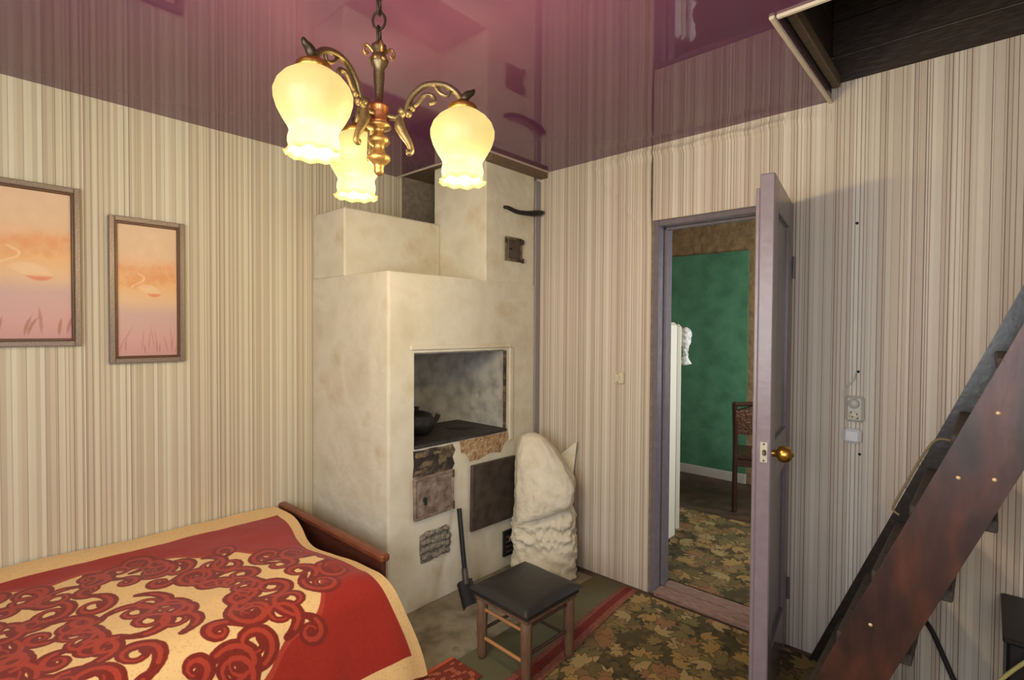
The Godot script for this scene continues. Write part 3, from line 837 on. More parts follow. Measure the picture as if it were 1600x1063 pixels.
# ---------------------------------------------------------------- chandelier
func build_chandelier():
	var o := thing("chandelier", "bronze three-arm chandelier with frosted glass shades hanging from a chain", "chandelier", Vector3(1.627, 0, 1.777))
	var col := part("column", lathe([Vector2(0, 2.208), Vector2(0.012, 2.207), Vector2(0.02, 2.2), Vector2(0.022, 2.188), Vector2(0.017, 2.18), Vector2(0.02, 2.172), Vector2(0.0245, 2.16), Vector2(0.022, 2.148), Vector2(0.0145, 2.138), Vector2(0.0155, 2.12), Vector2(0.012, 2.08), Vector2(0.0115, 2.045), Vector2(0.02, 2.038)], 26), M.bronze, o)
	for k in 6: part("rosette", lathe([Vector2(0, 0.004), Vector2(0.005, 0.003), Vector2(0.007, 0)], 10), M.old_brass, col, Vector3(0.023 * cos(k * TAU / 6), 2.16, 0.023 * sin(k * TAU / 6)), Basis(Vector3.UP, -k * TAU / 6) * Basis(Vector3.FORWARD, PI / 2))
	for k in 4:
		var a := k * TAU / 4 + 0.4
		var e := Vector3(cos(a), 0, sin(a))
		part("crown_scroll", tube(curve([e * 0.014 + Vector3(0, 2.18, 0), e * 0.032 + Vector3(0, 2.196, 0), e * 0.041 + Vector3(0, 2.184, 0), e * 0.036 + Vector3(0, 2.172, 0), e * 0.03 + Vector3(0, 2.178, 0)], 5), 0.0045, 7), M.old_brass, col)
	part("drum", lathe([Vector2(0.018, 2.04), Vector2(0.026, 2.038), Vector2(0.027, 2.032), Vector2(0.0255, 2.03), Vector2(0.0255, 1.996), Vector2(0.027, 1.994), Vector2(0.027, 1.988), Vector2(0.02, 1.986)], 26), M.copper, o)
	part("spindle", lathe([Vector2(0.03, 1.988), Vector2(0.034, 1.984), Vector2(0.033, 1.978), Vector2(0.016, 1.974), Vector2(0.013, 1.966), Vector2(0.016, 1.958), Vector2(0.028, 1.95), Vector2(0.0305, 1.942), Vector2(0.026, 1.934), Vector2(0.015, 1.928), Vector2(0.0155, 1.915), Vector2(0.021, 1.907), Vector2(0.0305, 1.9), Vector2(0.031, 1.892), Vector2(0.024, 1.884), Vector2(0.015, 1.876), Vector2(0.013, 1.866), Vector2(0.014, 1.858), Vector2(0.009, 1.85), Vector2(0, 1.846)], 26), M.old_brass, o)
	# chain
	var y := 2.228
	var k := 0
	while y < 2.37:
		var pts := []
		for j in 16:
			var a := TAU * j / 16
			var v := Vector3(0.017 * cos(a), 0.024 * sin(a), 0)
			pts.append((v if k % 2 else Vector3(0, v.y, v.x)).rotated(Vector3.UP, 0.75) + Vector3(0, y, 0))
		part("chain_link", tube(pts, 0.0035, 7, true), M.dark_bronze, o)
		y += 0.04
		k += 1
	part("ceiling_cup", lathe([Vector2(0, 2.372), Vector2(0.012, 2.372), Vector2(0.016, 2.38), Vector2(0.045, 2.395), Vector2(0.055, H - 0.001), Vector2(0, H - 0.001)], 26), M.bronze, o)
	# arms with shades
	var shade_mesh := lathe([Vector2(0.034, 0.004), Vector2(0.038, 0.0), Vector2(0.05, -0.007), Vector2(0.068, -0.02), Vector2(0.082, -0.037), Vector2(0.089, -0.056), Vector2(0.0885, -0.072), Vector2(0.082, -0.094), Vector2(0.071, -0.115), Vector2(0.06, -0.132), Vector2(0.055, -0.142), Vector2(0.0545, -0.15), Vector2(0.0575, -0.16), Vector2(0.0585, -0.17), Vector2(0.056, -0.18), Vector2(0.056, -0.187), Vector2(0.0605, -0.194), Vector2(0.066, -0.198)], 64, 0.05, 10)
	var bulb_mesh := lathe([Vector2(0, -0.022), Vector2(0.014, -0.02), Vector2(0.024, -0.03), Vector2(0.0, -0.125)].slice(0, 1) + [Vector2(0.012, -0.03), Vector2(0.014, -0.05), Vector2(0.024, -0.075), Vector2(0.03, -0.1), Vector2(0.027, -0.122), Vector2(0.015, -0.134), Vector2(0, -0.137)], 24)
	for deg in [74.0, -48.0, -164.0]:
		var a := deg_to_rad(deg)
		var e := Vector3(cos(a), 0, sin(a))
		var s := Vector3(-sin(a), 0, cos(a))
		var R := 0.228
		var P := func(r: float, yy: float, side := 0.0) -> Vector3: return e * r + s * side + Vector3(0, yy, 0)
		var arm := part("arm", tube(curve([P.call(0.02, 2.012), P.call(0.05, 2.008), P.call(0.072, 2.03), P.call(0.088, 2.068), P.call(0.125, 2.1), P.call(0.175, 2.103), P.call(0.21, 2.085), P.call(R, 2.055)], 5), 0.0085, 9), M.bronze, o)
		part("scroll", tube(curve([P.call(0.074, 2.035), P.call(0.1, 2.045), P.call(0.122, 2.072), P.call(0.145, 2.072), P.call(0.15, 2.056), P.call(0.136, 2.05)], 5), 0.0062, 8), M.bronze, arm)
		part("scroll", tube(curve([P.call(0.15, 2.1), P.call(0.165, 2.082), P.call(0.185, 2.074), P.call(0.192, 2.086)], 5), 0.005, 7), M.bronze, arm)
		part("tail_leaf", tube(curve([P.call(0.058, 2.02), P.call(0.055, 1.99), P.call(0.066, 1.965), P.call(0.082, 1.938), P.call(0.088, 1.918), P.call(0.08, 1.912), P.call(0.077, 1.922)], 4), [0.004, 0.007, 0.01, 0.012, 0.014, 0.015, 0.014, 0.013, 0.013, 0.012, 0.011, 0.01, 0.009, 0.009, 0.008, 0.008, 0.008, 0.008, 0.008, 0.008, 0.007, 0.007, 0.006, 0.006, 0.005], 8), M.bronze, arm)
		part("ear_leaf", tube(curve([P.call(R, 2.062), P.call(R + 0.012, 2.078), P.call(R + 0.026, 2.086), P.call(R + 0.031, 2.096)], 4), [0.008, 0.011, 0.013, 0.013, 0.012, 0.011, 0.01, 0.009, 0.008, 0.007, 0.006, 0.004, 0.002], 8), M.dark_bronze, arm)
		for q in [[0.062, 2.026, 0.012], [0.08, 2.02, 0.010], [0.09, 2.035, 0.009], [0.098, 2.08, 0.008]]:
			var bead := SphereMesh.new()
			bead.radius = q[2]; bead.height = q[2] * 2.2; bead.radial_segments = 12; bead.rings = 6
			part("bead", bead, M.bronze, arm, P.call(q[0], q[1]))
		part("shade_holder", lathe([Vector2(0.008, 0.03), Vector2(0.016, 0.026), Vector2(0.02, 0.014), Vector2(0.038, 0.012), Vector2(0.041, 0.006), Vector2(0.041, -0.006), Vector2(0.037, -0.008)], 26), M.brass, o, P.call(R, 2.036))
		part("lamp_shade", shade_mesh, M.opal_glass, o, P.call(R, 2.034)).set_meta("label", "frosted glass lamp shade with scalloped rim")
		var bulb := part("light_bulb", bulb_mesh, M.bulb_glass, o, P.call(R, 2.0))
		var l := OmniLight3D.new()
		l.name = "lamp_light"
		l.light_color = LAMP
		l.light_energy = LAMP_ENERGY
		l.light_size = 0.03
		l.omni_range = 12.0
		l.omni_attenuation = 2.0
		l.shadow_enabled = true
		l.position = Vector3(0, -0.122, 0)
		bulb.add_child(l, true)

# ---------------------------------------------------------------- bed and pictures
func build_bed():
	var b := thing("bed", "low wooden bed along the left wall under the red cover", "bed")
	var fb := part("footboard", cbox(Vector3(0.97, 0.42, 0.02), 0.004), M.bed_wood_dark, b, Vector3(0.5, 0.23, 1.325))
	part("cap_rail", cbox(Vector3(1.0, 0.034, 0.045), 0.009), M.bed_wood, fb, Vector3(0, 0.222, 0.0))
	for x in [0.06, 0.92]: part("leg", cbox(Vector3(0.05, 0.1, 0.05), 0.004), M.bed_wood_dark, b, Vector3(x, 0.05, 1.36))
	for x in [0.06, 0.92]: part("leg", cbox(Vector3(0.05, 0.1, 0.05), 0.004), M.bed_wood_dark, b, Vector3(x, 0.05, 3.2))
	part("side_rail", cbox(Vector3(0.025, 0.16, 1.86), 0.004), M.bed_wood_dark, b, Vector3(0.96, 0.2, 2.29))
	part("mattress", cbox(Vector3(0.9, 0.24, 1.8), 0.05), M.mattress_cloth, b, Vector3(0.48, 0.30, 2.32))
	part("headboard", cbox(Vector3(0.97, 0.7, 0.025), 0.006), M.bed_wood, b, Vector3(0.5, 0.4, 3.25))
	# stiff carpet-like bedspread hanging over the free side and corner
	var noise := FastNoiseLite.new()
	noise.seed = 77
	noise.frequency = 1.6
	var fn := func(u: float, v: float) -> Vector3:
		var w := v * COVER.y
		var l := u * COVER.x
		var x: float
		var y: float
		var bend := 0.98
		if w < bend:
			x = 0.012 + w
			y = 0.462 - 0.012 * smoothstep(0.8, 0.98, w)
		else:
			# roll over the edge of the mattress, then hang slanting outwards
			var q := w - bend
			var ang := minf(q / 0.16, 1.0) * 1.22
			var arc := minf(q, 0.16)
			x = 0.012 + bend + 0.16 / 1.22 * sin(minf(arc / 0.16 * 1.22, 1.22)) + maxf(q - 0.16, 0.0) * cos(ang)
			y = 0.45 - 0.16 / 1.22 * (1.0 - cos(minf(arc / 0.16 * 1.22, 1.22))) - maxf(q - 0.16, 0.0) * sin(ang)
		# curved end: it lies back from the footboard in the middle and flares out at the free corner
		var z0 := 1.372 + 0.075 * exp(-pow((w - 0.62) / 0.24, 2.0)) - 0.09 * smoothstep(0.95, 1.45, w)
		var z := z0 + l * (3.28 - z0) / COVER.x
		y += 0.012 * noise.get_noise_2d(x, z) * (1.0 if w < 1.0 else 0.3)
		x += 0.03 * noise.get_noise_2d(z * 1.4, 9.0) * smoothstep(1.0, 1.4, w)
		# it sags between footboard and mattress
		y -= 0.03 * exp(-pow((l - 0.0) / 0.06, 2.0)) * smoothstep(0.25, 0.5, w)
		y += 0.02 * exp(-pow((w - 0.1) / 0.12, 2.0)) * smoothstep(0.5, 0.8, l)
		return Vector3(x, maxf(y, 0.012), z)
	tag(part("bedspread", sheet(fn, 90, 80, -0.009), M.bedspread, self), "red bedspread with cream scrollwork and cream edging on the bed", "bedspread")

func picture(called: String, label: String, z0: float, z1: float, y0: float, y1: float, print_: Material):
	# hangs on the left wall; local x runs along -z of the room
	var w := z1 - z0
	var h := y1 - y0
	var o := thing(called, label, "picture", Vector3(0.018, (y0 + y1) / 2, (z0 + z1) / 2), PI / 2, "pictures on the left wall")
	var fr := 0.022
	var fr2 := 0.01
	for s in [-1.0, 1.0]:
		part("frame_bar", cbox(Vector3(fr, h, 0.024), 0.003), M.frame_silver, o, Vector3(s * (w / 2 - fr / 2), 0, 0))
		part("frame_bar", cbox(Vector3(w - 2 * fr, fr, 0.024), 0.003), M.frame_silver, o, Vector3(0, s * (h / 2 - fr / 2), 0))
		part("inner_slip", cbox(Vector3(fr2, h - 2 * fr, 0.016), 0.002), M.frame_brown, o, Vector3(s * (w / 2 - fr - fr2 / 2), 0, -0.001))
		part("inner_slip", cbox(Vector3(w - 2 * fr - 2 * fr2, fr2, 0.016), 0.002), M.frame_brown, o, Vector3(0, s * (h / 2 - fr - fr2 / 2), -0.001))
	var pw := w - 2 * fr - 2 * fr2
	var ph := h - 2 * fr - 2 * fr2
	var fn := func(u: float, v: float) -> Vector3: return Vector3((u - 0.5) * pw, (0.5 - v) * ph, -0.004)
	part("painting", sheet(fn, 1, 1, -0.004), print_, o)

# ---------------------------------------------------------------- floor things
func build_floor_things():
	# leaf patterned carpet in the room
	var fn := func(u: float, v: float) -> Vector3: return Vector3(lerpf(1.235, 3.45, u), 0.006, lerpf(0.045, 3.3, v))
	tag(part("carpet", sheet(fn, 1, 1, -0.006, Vector2(2.27 / 0.8, 3.255 / 0.8)), M.leaf_carpet, self), "olive and gold leaf-patterned carpet before the doorway", "carpet")
	var fk := func(u: float, v: float) -> Vector3: return Vector3(lerpf(0.85, 2.6, u), 0.006, lerpf(-1.42, -0.21, v))
	tag(part("carpet", sheet(fk, 1, 1, -0.006, Vector2(1.75 / 0.9, 1.21 / 0.9), Vector2(0.4, 0.25)), M.leaf_carpet, self), "leaf-patterned carpet in the room beyond the doorway", "carpet")
	# tin sheet before the stove
	tag(part("floor_sheet", cbox(Vector3(0.46, 0.006, 2.2), 0.002), M.tin_sheet, self, Vector3(0.986, 0.003, 1.17)), "grey metal sheet on the floor along the stove", "metal sheet")
	# green runner with red border
	var fr := func(u: float, v: float) -> Vector3:
		var z := lerpf(0.05, 1.42, v)
		var xr := 1.486 + 0.075 * smoothstep(0.0, 1.1, z) * 1.05
		return Vector3(lerpf(1.215, xr, u), 0.0125, z)
	tag(part("runner_rug", sheet(fr, 8, 20, -0.006), M.runner, self), "olive green runner with dark red border under the stool", "runner")
	var fm := func(u: float, v: float) -> Vector3: return Vector3(lerpf(1.19, 1.375, v) - 0.01 * u, 0.0185, lerpf(1.12, 2.3, u))
	tag(part("floor_mat", sheet(fm, 6, 4, -0.005, Vector2(3.2, 0.9)), M.red_mat, self), "red-brown patterned mat beside the bed", "mat")
	# stool
	var s := thing("stool", "low wooden stool with padded black leather seat", "stool", Vector3(1.415, 0.0135, 0.9), -0.04)
	var seat_fn := func(u: float, v: float) -> Vector3:
		var x := (u - 0.5) * 2.0
		var z := (v - 0.5) * 2.0
		var crown := 0.016 * (1.0 - pow(absf(x), 3.0)) * (1.0 - pow(absf(z), 3.0)) - 0.02 * pow(maxf(absf(x), absf(z)), 12.0)
		var pull := 1.0 - 0.03 * (1.0 - absf(x) * absf(z))
		return Vector3(x * 0.172 * pull, 0.322 + crown, -z * 0.178 * pull)
	part("seat", sheet(seat_fn, 24, 24, 0.0), M.leather, s)
	part("seat_pad", cbox(Vector3(0.326, 0.03, 0.338), 0.008), M.leather, s, Vector3(0, 0.29, 0))
	part("seat_board", cbox(Vector3(0.31, 0.02, 0.32), 0.004), M.stool_wood, s, Vector3(0, 0.268, 0))
	var leg := lathe([Vector2(0, 0), Vector2(0.016, 0), Vector2(0.019, 0.02), Vector2(0.0225, 0.12), Vector2(0.024, 0.2), Vector2(0.0245, 0.285), Vector2(0, 0.285)], 16)
	for x in [-1.0, 1.0]:
		for z in [-1.0, 1.0]: part("leg", leg, M.stool_wood, s, Vector3(x * 0.13, 0, z * 0.135))
	for z in [-1.0, 1.0]:
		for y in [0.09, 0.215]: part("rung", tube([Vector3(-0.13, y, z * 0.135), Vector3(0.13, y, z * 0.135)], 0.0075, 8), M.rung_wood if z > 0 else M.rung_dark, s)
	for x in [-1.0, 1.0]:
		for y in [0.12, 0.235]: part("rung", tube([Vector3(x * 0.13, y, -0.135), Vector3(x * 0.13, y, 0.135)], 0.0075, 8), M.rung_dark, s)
	# coal shovel leaning on the stove
	var sh := thing("coal_shovel", "short black coal shovel leaning against the stove", "shovel", Vector3(0.9, 0.006, 0.77))
	part("handle", tube([Vector3(-0.128, 0.452, -0.062), Vector3(-0.06, 0.2, -0.035), Vector3(-0.045, 0.145, -0.03)], 0.0135, 10), M.black_iron, sh)
	part("socket", tube([Vector3(-0.05, 0.16, -0.031), Vector3(-0.025, 0.09, -0.02)], 0.017, 10), M.iron_door, sh)
	var blade := func(u: float, v: float) -> Vector3:
		var z := (u - 0.5) * 0.1
		var side := pow(absf(u - 0.5) * 2.0, 3.0) * 0.018
		return Vector3(lerpf(-0.03, 0.022, v) + side, lerpf(0.115, 0.0, v), z)
	part("blade", sheet(blade, 12, 8, 0.004), M.black_iron, sh)
	# sack
	build_sack()

func build_sack():
	var o := thing("woven_sack", "crumpled off-white woven sack standing between stove and wall", "sack", Vector3(0.985, 0.006, 0.235))
	var noise := FastNoiseLite.new()
	noise.seed = 12
	noise.frequency = 1.3
	noise.fractal_octaves = 3
	var e := Vector3(0.739, 0, -0.673)   # across
	var d := Vector3(0.673, 0, 0.739)    # towards the room
	# rings: height, shift across, half width, half depth
	var rings := [[0.0, 0.0, 0.165, 0.13], [0.015, 0.0, 0.18, 0.145], [0.08, 0.0, 0.185, 0.15], [0.16, 0.0, 0.18, 0.148], [0.22, -0.005, 0.178, 0.142], [0.25, -0.005, 0.182, 0.15], [0.29, -0.005, 0.172, 0.135], [0.33, -0.01, 0.182, 0.145], [0.375, -0.015, 0.155, 0.12], [0.385, -0.012, 0.162, 0.135], [0.392, -0.01, 0.168, 0.172], [0.42, -0.005, 0.172, 0.185], [0.5, 0.0, 0.172, 0.182], [0.58, -0.012, 0.16, 0.165], [0.66, -0.03, 0.14, 0.14], [0.73, -0.052, 0.112, 0.105], [0.78, -0.068, 0.085, 0.075], [0.81, -0.08, 0.06, 0.05], [0.825, -0.085, 0.025, 0.022], [0.827, -0.085, 0.0, 0.0]]
	var fn := func(u: float, v: float) -> Vector3:
		var f := v * (rings.size() - 1)
		var i := mini(int(f), rings.size() - 2)
		var t := f - i
		var q := []
		for k in 4: q.append(lerpf(rings[i][k], rings[i + 1][k], t))
		var a := u * TAU
		var c := Vector2(cos(a), sin(a))
		# squarish section with slack folds
		var sq := pow(pow(absf(c.x), 2.8) + pow(absf(c.y), 2.8), -1.0 / 2.8)
		var low := 1.0 - smoothstep(0.37, 0.40, q[0])
		var slant: float = 0.05 * c.x * smoothstep(0.3, 0.385, q[0]) * (1.0 - smoothstep(0.45, 0.7, q[0]))
		var folds := 0.05 * noise.get_noise_3d(c.x * 0.7, q[0] * 9.0 + c.x * 0.9, c.y * 0.7) * (0.35 + 1.1 * low) * 2.2
		folds += 0.045 * sin(q[0] * 95.0 + 4.0 * c.x + 6.0 * noise.get_noise_2d(c.x * 2.0, c.y * 2.0)) * low * smoothstep(0.12, 0.26, q[0])
		folds += 0.075 * noise.get_noise_3d(c.x * 2.0 + 9.0, q[0] * 4.0, c.y * 2.0) * (1.0 - low) + 0.014 * noise.get_noise_3d(c.x * 6.0 + 2.0, q[0] * 14.0, c.y * 6.0) * (1.0 - low)
		var r := sq * (1.0 + folds)
		return e * (q[1] + c.x * q[2] * r) + d * (c.y * q[3] * r) + Vector3(0, q[0] + slant, 0)
	var flip := func(u: float, v: float) -> Vector3: return fn.call(1.0 - u, v)
	part("bag", sheet(flip, 96, 110), M.sack, o)
	var ear := func(u: float, v: float) -> Vector3:
		# a corner of the cloth that stands up behind the hump
		var lo := Vector2(lerpf(0.04, 0.165, u), lerpf(0.42, 0.45, u))
		var hi := Vector2(lerpf(0.03, 0.195, u), lerpf(0.66, 0.765, u * u))
		var p := lo.lerp(hi, v)
		return e * p.x + Vector3(0, p.y, 0) + d * (-0.05 + 0.035 * sin(u * 4.0 + v * 2.5) - 0.04 * u * v)
	part("loose_corner", sheet(ear, 10, 12, 0.003), M.sack, o)

# ---------------------------------------------------------------- wall fittings
func build_fittings():
	var sw := thing("wall_switch", "small cream rocker switch beside the doorway", "switch", Vector3(1.337, 1.158, 0.006))
	part("plate", cbox(Vector3(0.062, 0.066, 0.018), 0.006), M.plastic_cream, sw, Vector3(0, 0, 0.009))
	part("rocker", cbox(Vector3(0.026, 0.034, 0.012), 0.004), M.plastic_cream, sw, Vector3(-0.006, 0, 0.02), Basis(Vector3.RIGHT, 0.12))
	for y in [-0.024, 0.024]: part("screw", lathe([Vector2(0, 0.002), Vector2(0.003, 0.0015), Vector2(0.0035, 0)], 10), M.hole_black, sw, Vector3(-0.006, y, 0.018), Basis(Vector3.RIGHT, PI / 2))
	var so := thing("power_socket", "grey double unit with round knob and socket on striped wall", "socket", Vector3(2.462, 1.104, 0.006))
	part("plate", cbox(Vector3(0.066, 0.108, 0.022), 0.01), M.plastic_grey, so, Vector3(0, 0, 0.011))
	part("knob", lathe([Vector2(0, 0.016), Vector2(0.017, 0.015), Vector2(0.02, 0.01), Vector2(0.021, 0)], 22), M.plastic_grey, so, Vector3(-0.002, 0.024, 0.021), Basis(Vector3.RIGHT, PI / 2))
	part("socket_face", lathe([Vector2(0, 0.003), Vector2(0.019, 0.003), Vector2(0.021, 0)], 22), M.plastic_cream, so, Vector3(-0.002, -0.026, 0.021), Basis(Vector3.RIGHT, PI / 2))
	for q in [[-0.012, -0.014], [0.009, -0.02], [-0.006, -0.031], [0.012, -0.037]]:
		part("pin_hole", lathe([Vector2(0, 0.001), Vector2(0.0028, 0.001), Vector2(0.003, 0)], 8), M.hole_black, so, Vector3(q[0], q[1], 0.0242), Basis(Vector3.RIGHT, PI / 2))
	part("cable", tube(curve([Vector3(0.0, 0.155, 0.0), Vector3(-0.008, 0.12, 0.008), Vector3(-0.034, 0.085, 0.008), Vector3(-0.036, 0.055, 0.01), Vector3(-0.018, 0.035, 0.018)], 6), 0.0032, 7), M.plastic_grey, so)
	var bx := thing("junction_box", "white rounded box just below the grey socket", "junction box", Vector3(2.455, 0.991, 0.006))
	part("cover", cbox(Vector3(0.066, 0.062, 0.03), 0.012), M.plastic_white, bx, Vector3(0, 0, 0.015))
	part("screw", lathe([Vector2(0, 0.002), Vector2(0.003, 0.0015), Vector2(0.0035, 0)], 10), M.plastic_grey, bx, Vector3(-0.025, 0.01, 0.03), Basis(Vector3.RIGHT, PI / 2))
	for q in [[2.47, 1.26, "dark nail in the striped wall above the socket cable"], [2.48, 0.915, "dark nail in the striped wall below the white box"], [2.455, 1.88, "dark nail in the striped wall high right of the open door"]]:
		tag(part("wall_nail", lathe([Vector2(0, 0.006), Vector2(0.005, 0.005), Vector2(0.006, 0)], 10), M.hole_black, self, Vector3(q[0], q[1], 0.006), Basis(Vector3.RIGHT, PI / 2)), q[2], "nail", "nails in the striped wall")

# ---------------------------------------------------------------- hatch and ladder
func build_hatch():
	var o := thing("attic_hatch", "open attic hatch with dark plank shaft and pale edging in the ceiling", "hatch")
	var x0 := 2.353
	var x1 := 3.5
	var z1 := 0.81
	var top := 3.25
	# plank lining, each plank a piece
	var y := H + 0.03
	rng.seed = 8
	while y < top - 0.01:
		var h := 0.15
		var yb := maxf(y, 2.48)
		part("plank", cbox(Vector3(x1 - x0, y + h - yb - 0.006, 0.02), 0.004), M.attic_wood, o, Vector3((x0 + x1) / 2, (y + h + yb) / 2, -0.001 + rng.randf_range(0.0, 0.008)))
		for x in [x0 - 0.01, x1 + 0.01]: part("plank", cbox(Vector3(0.02, h - 0.006, z1), 0.004), M.attic_wood, o, Vector3(x, y + h / 2, z1 / 2))
		part("plank", cbox(Vector3(x1 - x0, h - 0.006, 0.02), 0.004), M.attic_wood, o, Vector3((x0 + x1) / 2, y + h / 2, z1 + 0.01))
		y += h
	part("roof_boards", box(Vector3(x0 - 0.1, top, -0.2), Vector3(x1 + 0.2, top + 0.03, z1 + 0.1)), M.attic_wood, o)
	part("shaft_casing", shaft(x0, x1, z1, top), M.attic_wood, o)
	part("batten", cbox(Vector3(0.03, 0.05, z1 - 0.04), 0.004), M.brown_board, o, Vector3(x0 + 0.02, H + 0.07, z1 / 2))
	# pale edging under the ceiling
	part("edging", cbox(Vector3(0.017, 0.012, z1 + 0.02), 0.003), M.hatch_trim, o, Vector3(x0 - 0.002, H - 0.004, z1 / 2 + 0.012))
	part("edging", cbox(Vector3(x1 - x0, 0.012, 0.017), 0.003), M.hatch_trim, o, Vector3((x0 + x1) / 2 + 0.01, H - 0.004, z1 + 0.01))

func shaft(x0: float, x1: float, z1: float, top: float) -> ArrayMesh:
	var st := mb()
	add_box(st, Vector3(x0 - 0.06, H + 0.03, -0.2), Vector3(x0 - 0.022, top, z1 + 0.06))
	add_box(st, Vector3(x1 + 0.022, H + 0.03, -0.2), Vector3(x1 + 0.06, top, z1 + 0.06))
	add_box(st, Vector3(x0 - 0.06, H + 0.03, z1 + 0.022), Vector3(x1 + 0.06, top, z1 + 0.06))
	add_box(st, Vector3(x0 - 0.06, 2.6, -0.06), Vector3(x1 + 0.06, top, -0.02))
	return done(st)

func build_ladder():
	var o := thing("attic_ladder", "steep wooden ladder stair with wide red-brown side board up to the hatch", "ladder")
	var dir := Vector3(0.373, 0.928, 0)
	var nor := Vector3(-0.928, 0.373, 0)
	# a point of the upper edge of the near side board at floor level
	var near0 := Vector3(2.719 - 0.9 / 0.928 * 0.373, 0, 0)
	var B := Basis(nor, dir, nor.cross(dir))
	var len := 2.95
	var w := 0.15
	var side := func(off: float, z: float, width: float) -> Vector3: return near0 + dir * (len / 2 + 0.02) + nor * (off - width / 2) + Vector3(0, 0, z)
	# near side board, cut level at the foot
	var c := near0
	var foot := []
	for q in [[0.0, 0.0], [-w, 0.0]]:
		var p: Vector3 = c + nor * q[0]
		p -= dir * (p.y / dir.y)
		foot.append(Vector2(p.x, 0.012))
	var tp := c + dir * len
	var poly := [foot[0], Vector2(tp.x, tp.y), Vector2(tp.x - nor.x * w, tp.y - nor.y * w), foot[1]]
	part("side_board", prism(poly, 0.038), M.ladder_red, o, Vector3(0, 0, 0.655))
	var fo := 0.038
	var p0 := c + nor * fo
	p0 -= dir * ((p0.y - 0.012) / dir.y)
	var p1 := c + nor * (fo - 0.13)
	p1 -= dir * ((p1.y - 0.012) / dir.y)
	var t0 := c + nor * fo + dir * len
	var t1 := c + nor * (fo - 0.13) + dir * len
	part("side_board", prism([Vector2(p0.x, p0.y), Vector2(t0.x, t0.y), Vector2(t1.x, t1.y), Vector2(p1.x, p1.y)], 0.036), M.ladder_black, o, Vector3(0, 0, 0.035))
	var y := 0.22
	while y < 2.5:
		var x := near0.x + y / dir.y * dir.x
		part("tread", cbox(Vector3(0.195, 0.034, 0.584), 0.004), M.tread_wood, o, Vector3(x + 0.086, y, 0.363))
		y += 0.225
	for q in [[2.816, 1.024], [2.89, 1.033], [2.894, 1.213], [2.621, 0.535]]:
		part("nail_head", lathe([Vector2(0, 0.003), Vector2(0.0045, 0.002), Vector2(0.0055, 0)], 10), M.nail, o, Vector3(q[0], q[1], 0.693), Basis(Vector3.RIGHT, PI / 2))
	# rope tied round the side boards
	var rp := thing("rope", "thin pale rope hanging along the ladder edge", "rope", Vector3.ZERO)
	part("strand", tube(curve([Vector3(2.80, 1.085, 0.46), Vector3(2.756, 1.085, 0.45), Vector3(2.722, 1.032, 0.45), Vector3(2.68, 0.932, 0.45), Vector3(2.652, 0.862, 0.45), Vector3(2.645, 0.833, 0.45), Vector3(2.663, 0.822, 0.46)], 6), 0.004, 7), M.rope, rp)
	# dark things under the ladder
	var cab := thing("black_cabinet", "black boxy cabinet half hidden by the ladder at the lower right", "cabinet", Vector3(3.13, 0.006, 0.2))
	part("body", cbox(Vector3(0.4, 0.46, 0.36), 0.008), M.black_cabinet, cab, Vector3(0, 0.235, 0))
	part("top_plate", cbox(Vector3(0.42, 0.016, 0.38), 0.004), M.black_cabinet, cab, Vector3(0, 0.472, 0))
	for x in [-0.16, 0.16]: part("foot", cbox(Vector3(0.04, 0.012, 0.3), 0.003), M.black_iron, cab, Vector3(x, 0.0, 0))
	tag(part("black_cable", tube(curve([Vector3(2.70, 0.32, 0.03), Vector3(2.73, 0.27, 0.02), Vector3(2.76, 0.2, 0.02), Vector3(2.80, 0.11, 0.03), Vector3(2.84, 0.05, 0.04), Vector3(2.87, 0.02, 0.07), Vector3(2.88, 0.014, 0.2)], 6), 0.009, 8), M.cable_black, self), "thick black cable curving down the wall behind the ladder", "cable")
	tag(part("yellow_cable", tube(curve([Vector3(2.76, 0.02, 0.42), Vector3(2.82, 0.16, 0.42), Vector3(2.9, 0.33, 0.41), Vector3(2.99, 0.46, 0.40), Vector3(3.05, 0.51, 0.40)], 6), 0.006, 8), M.cable_yellow, self), "yellowish cable running over the black cabinet", "cable")

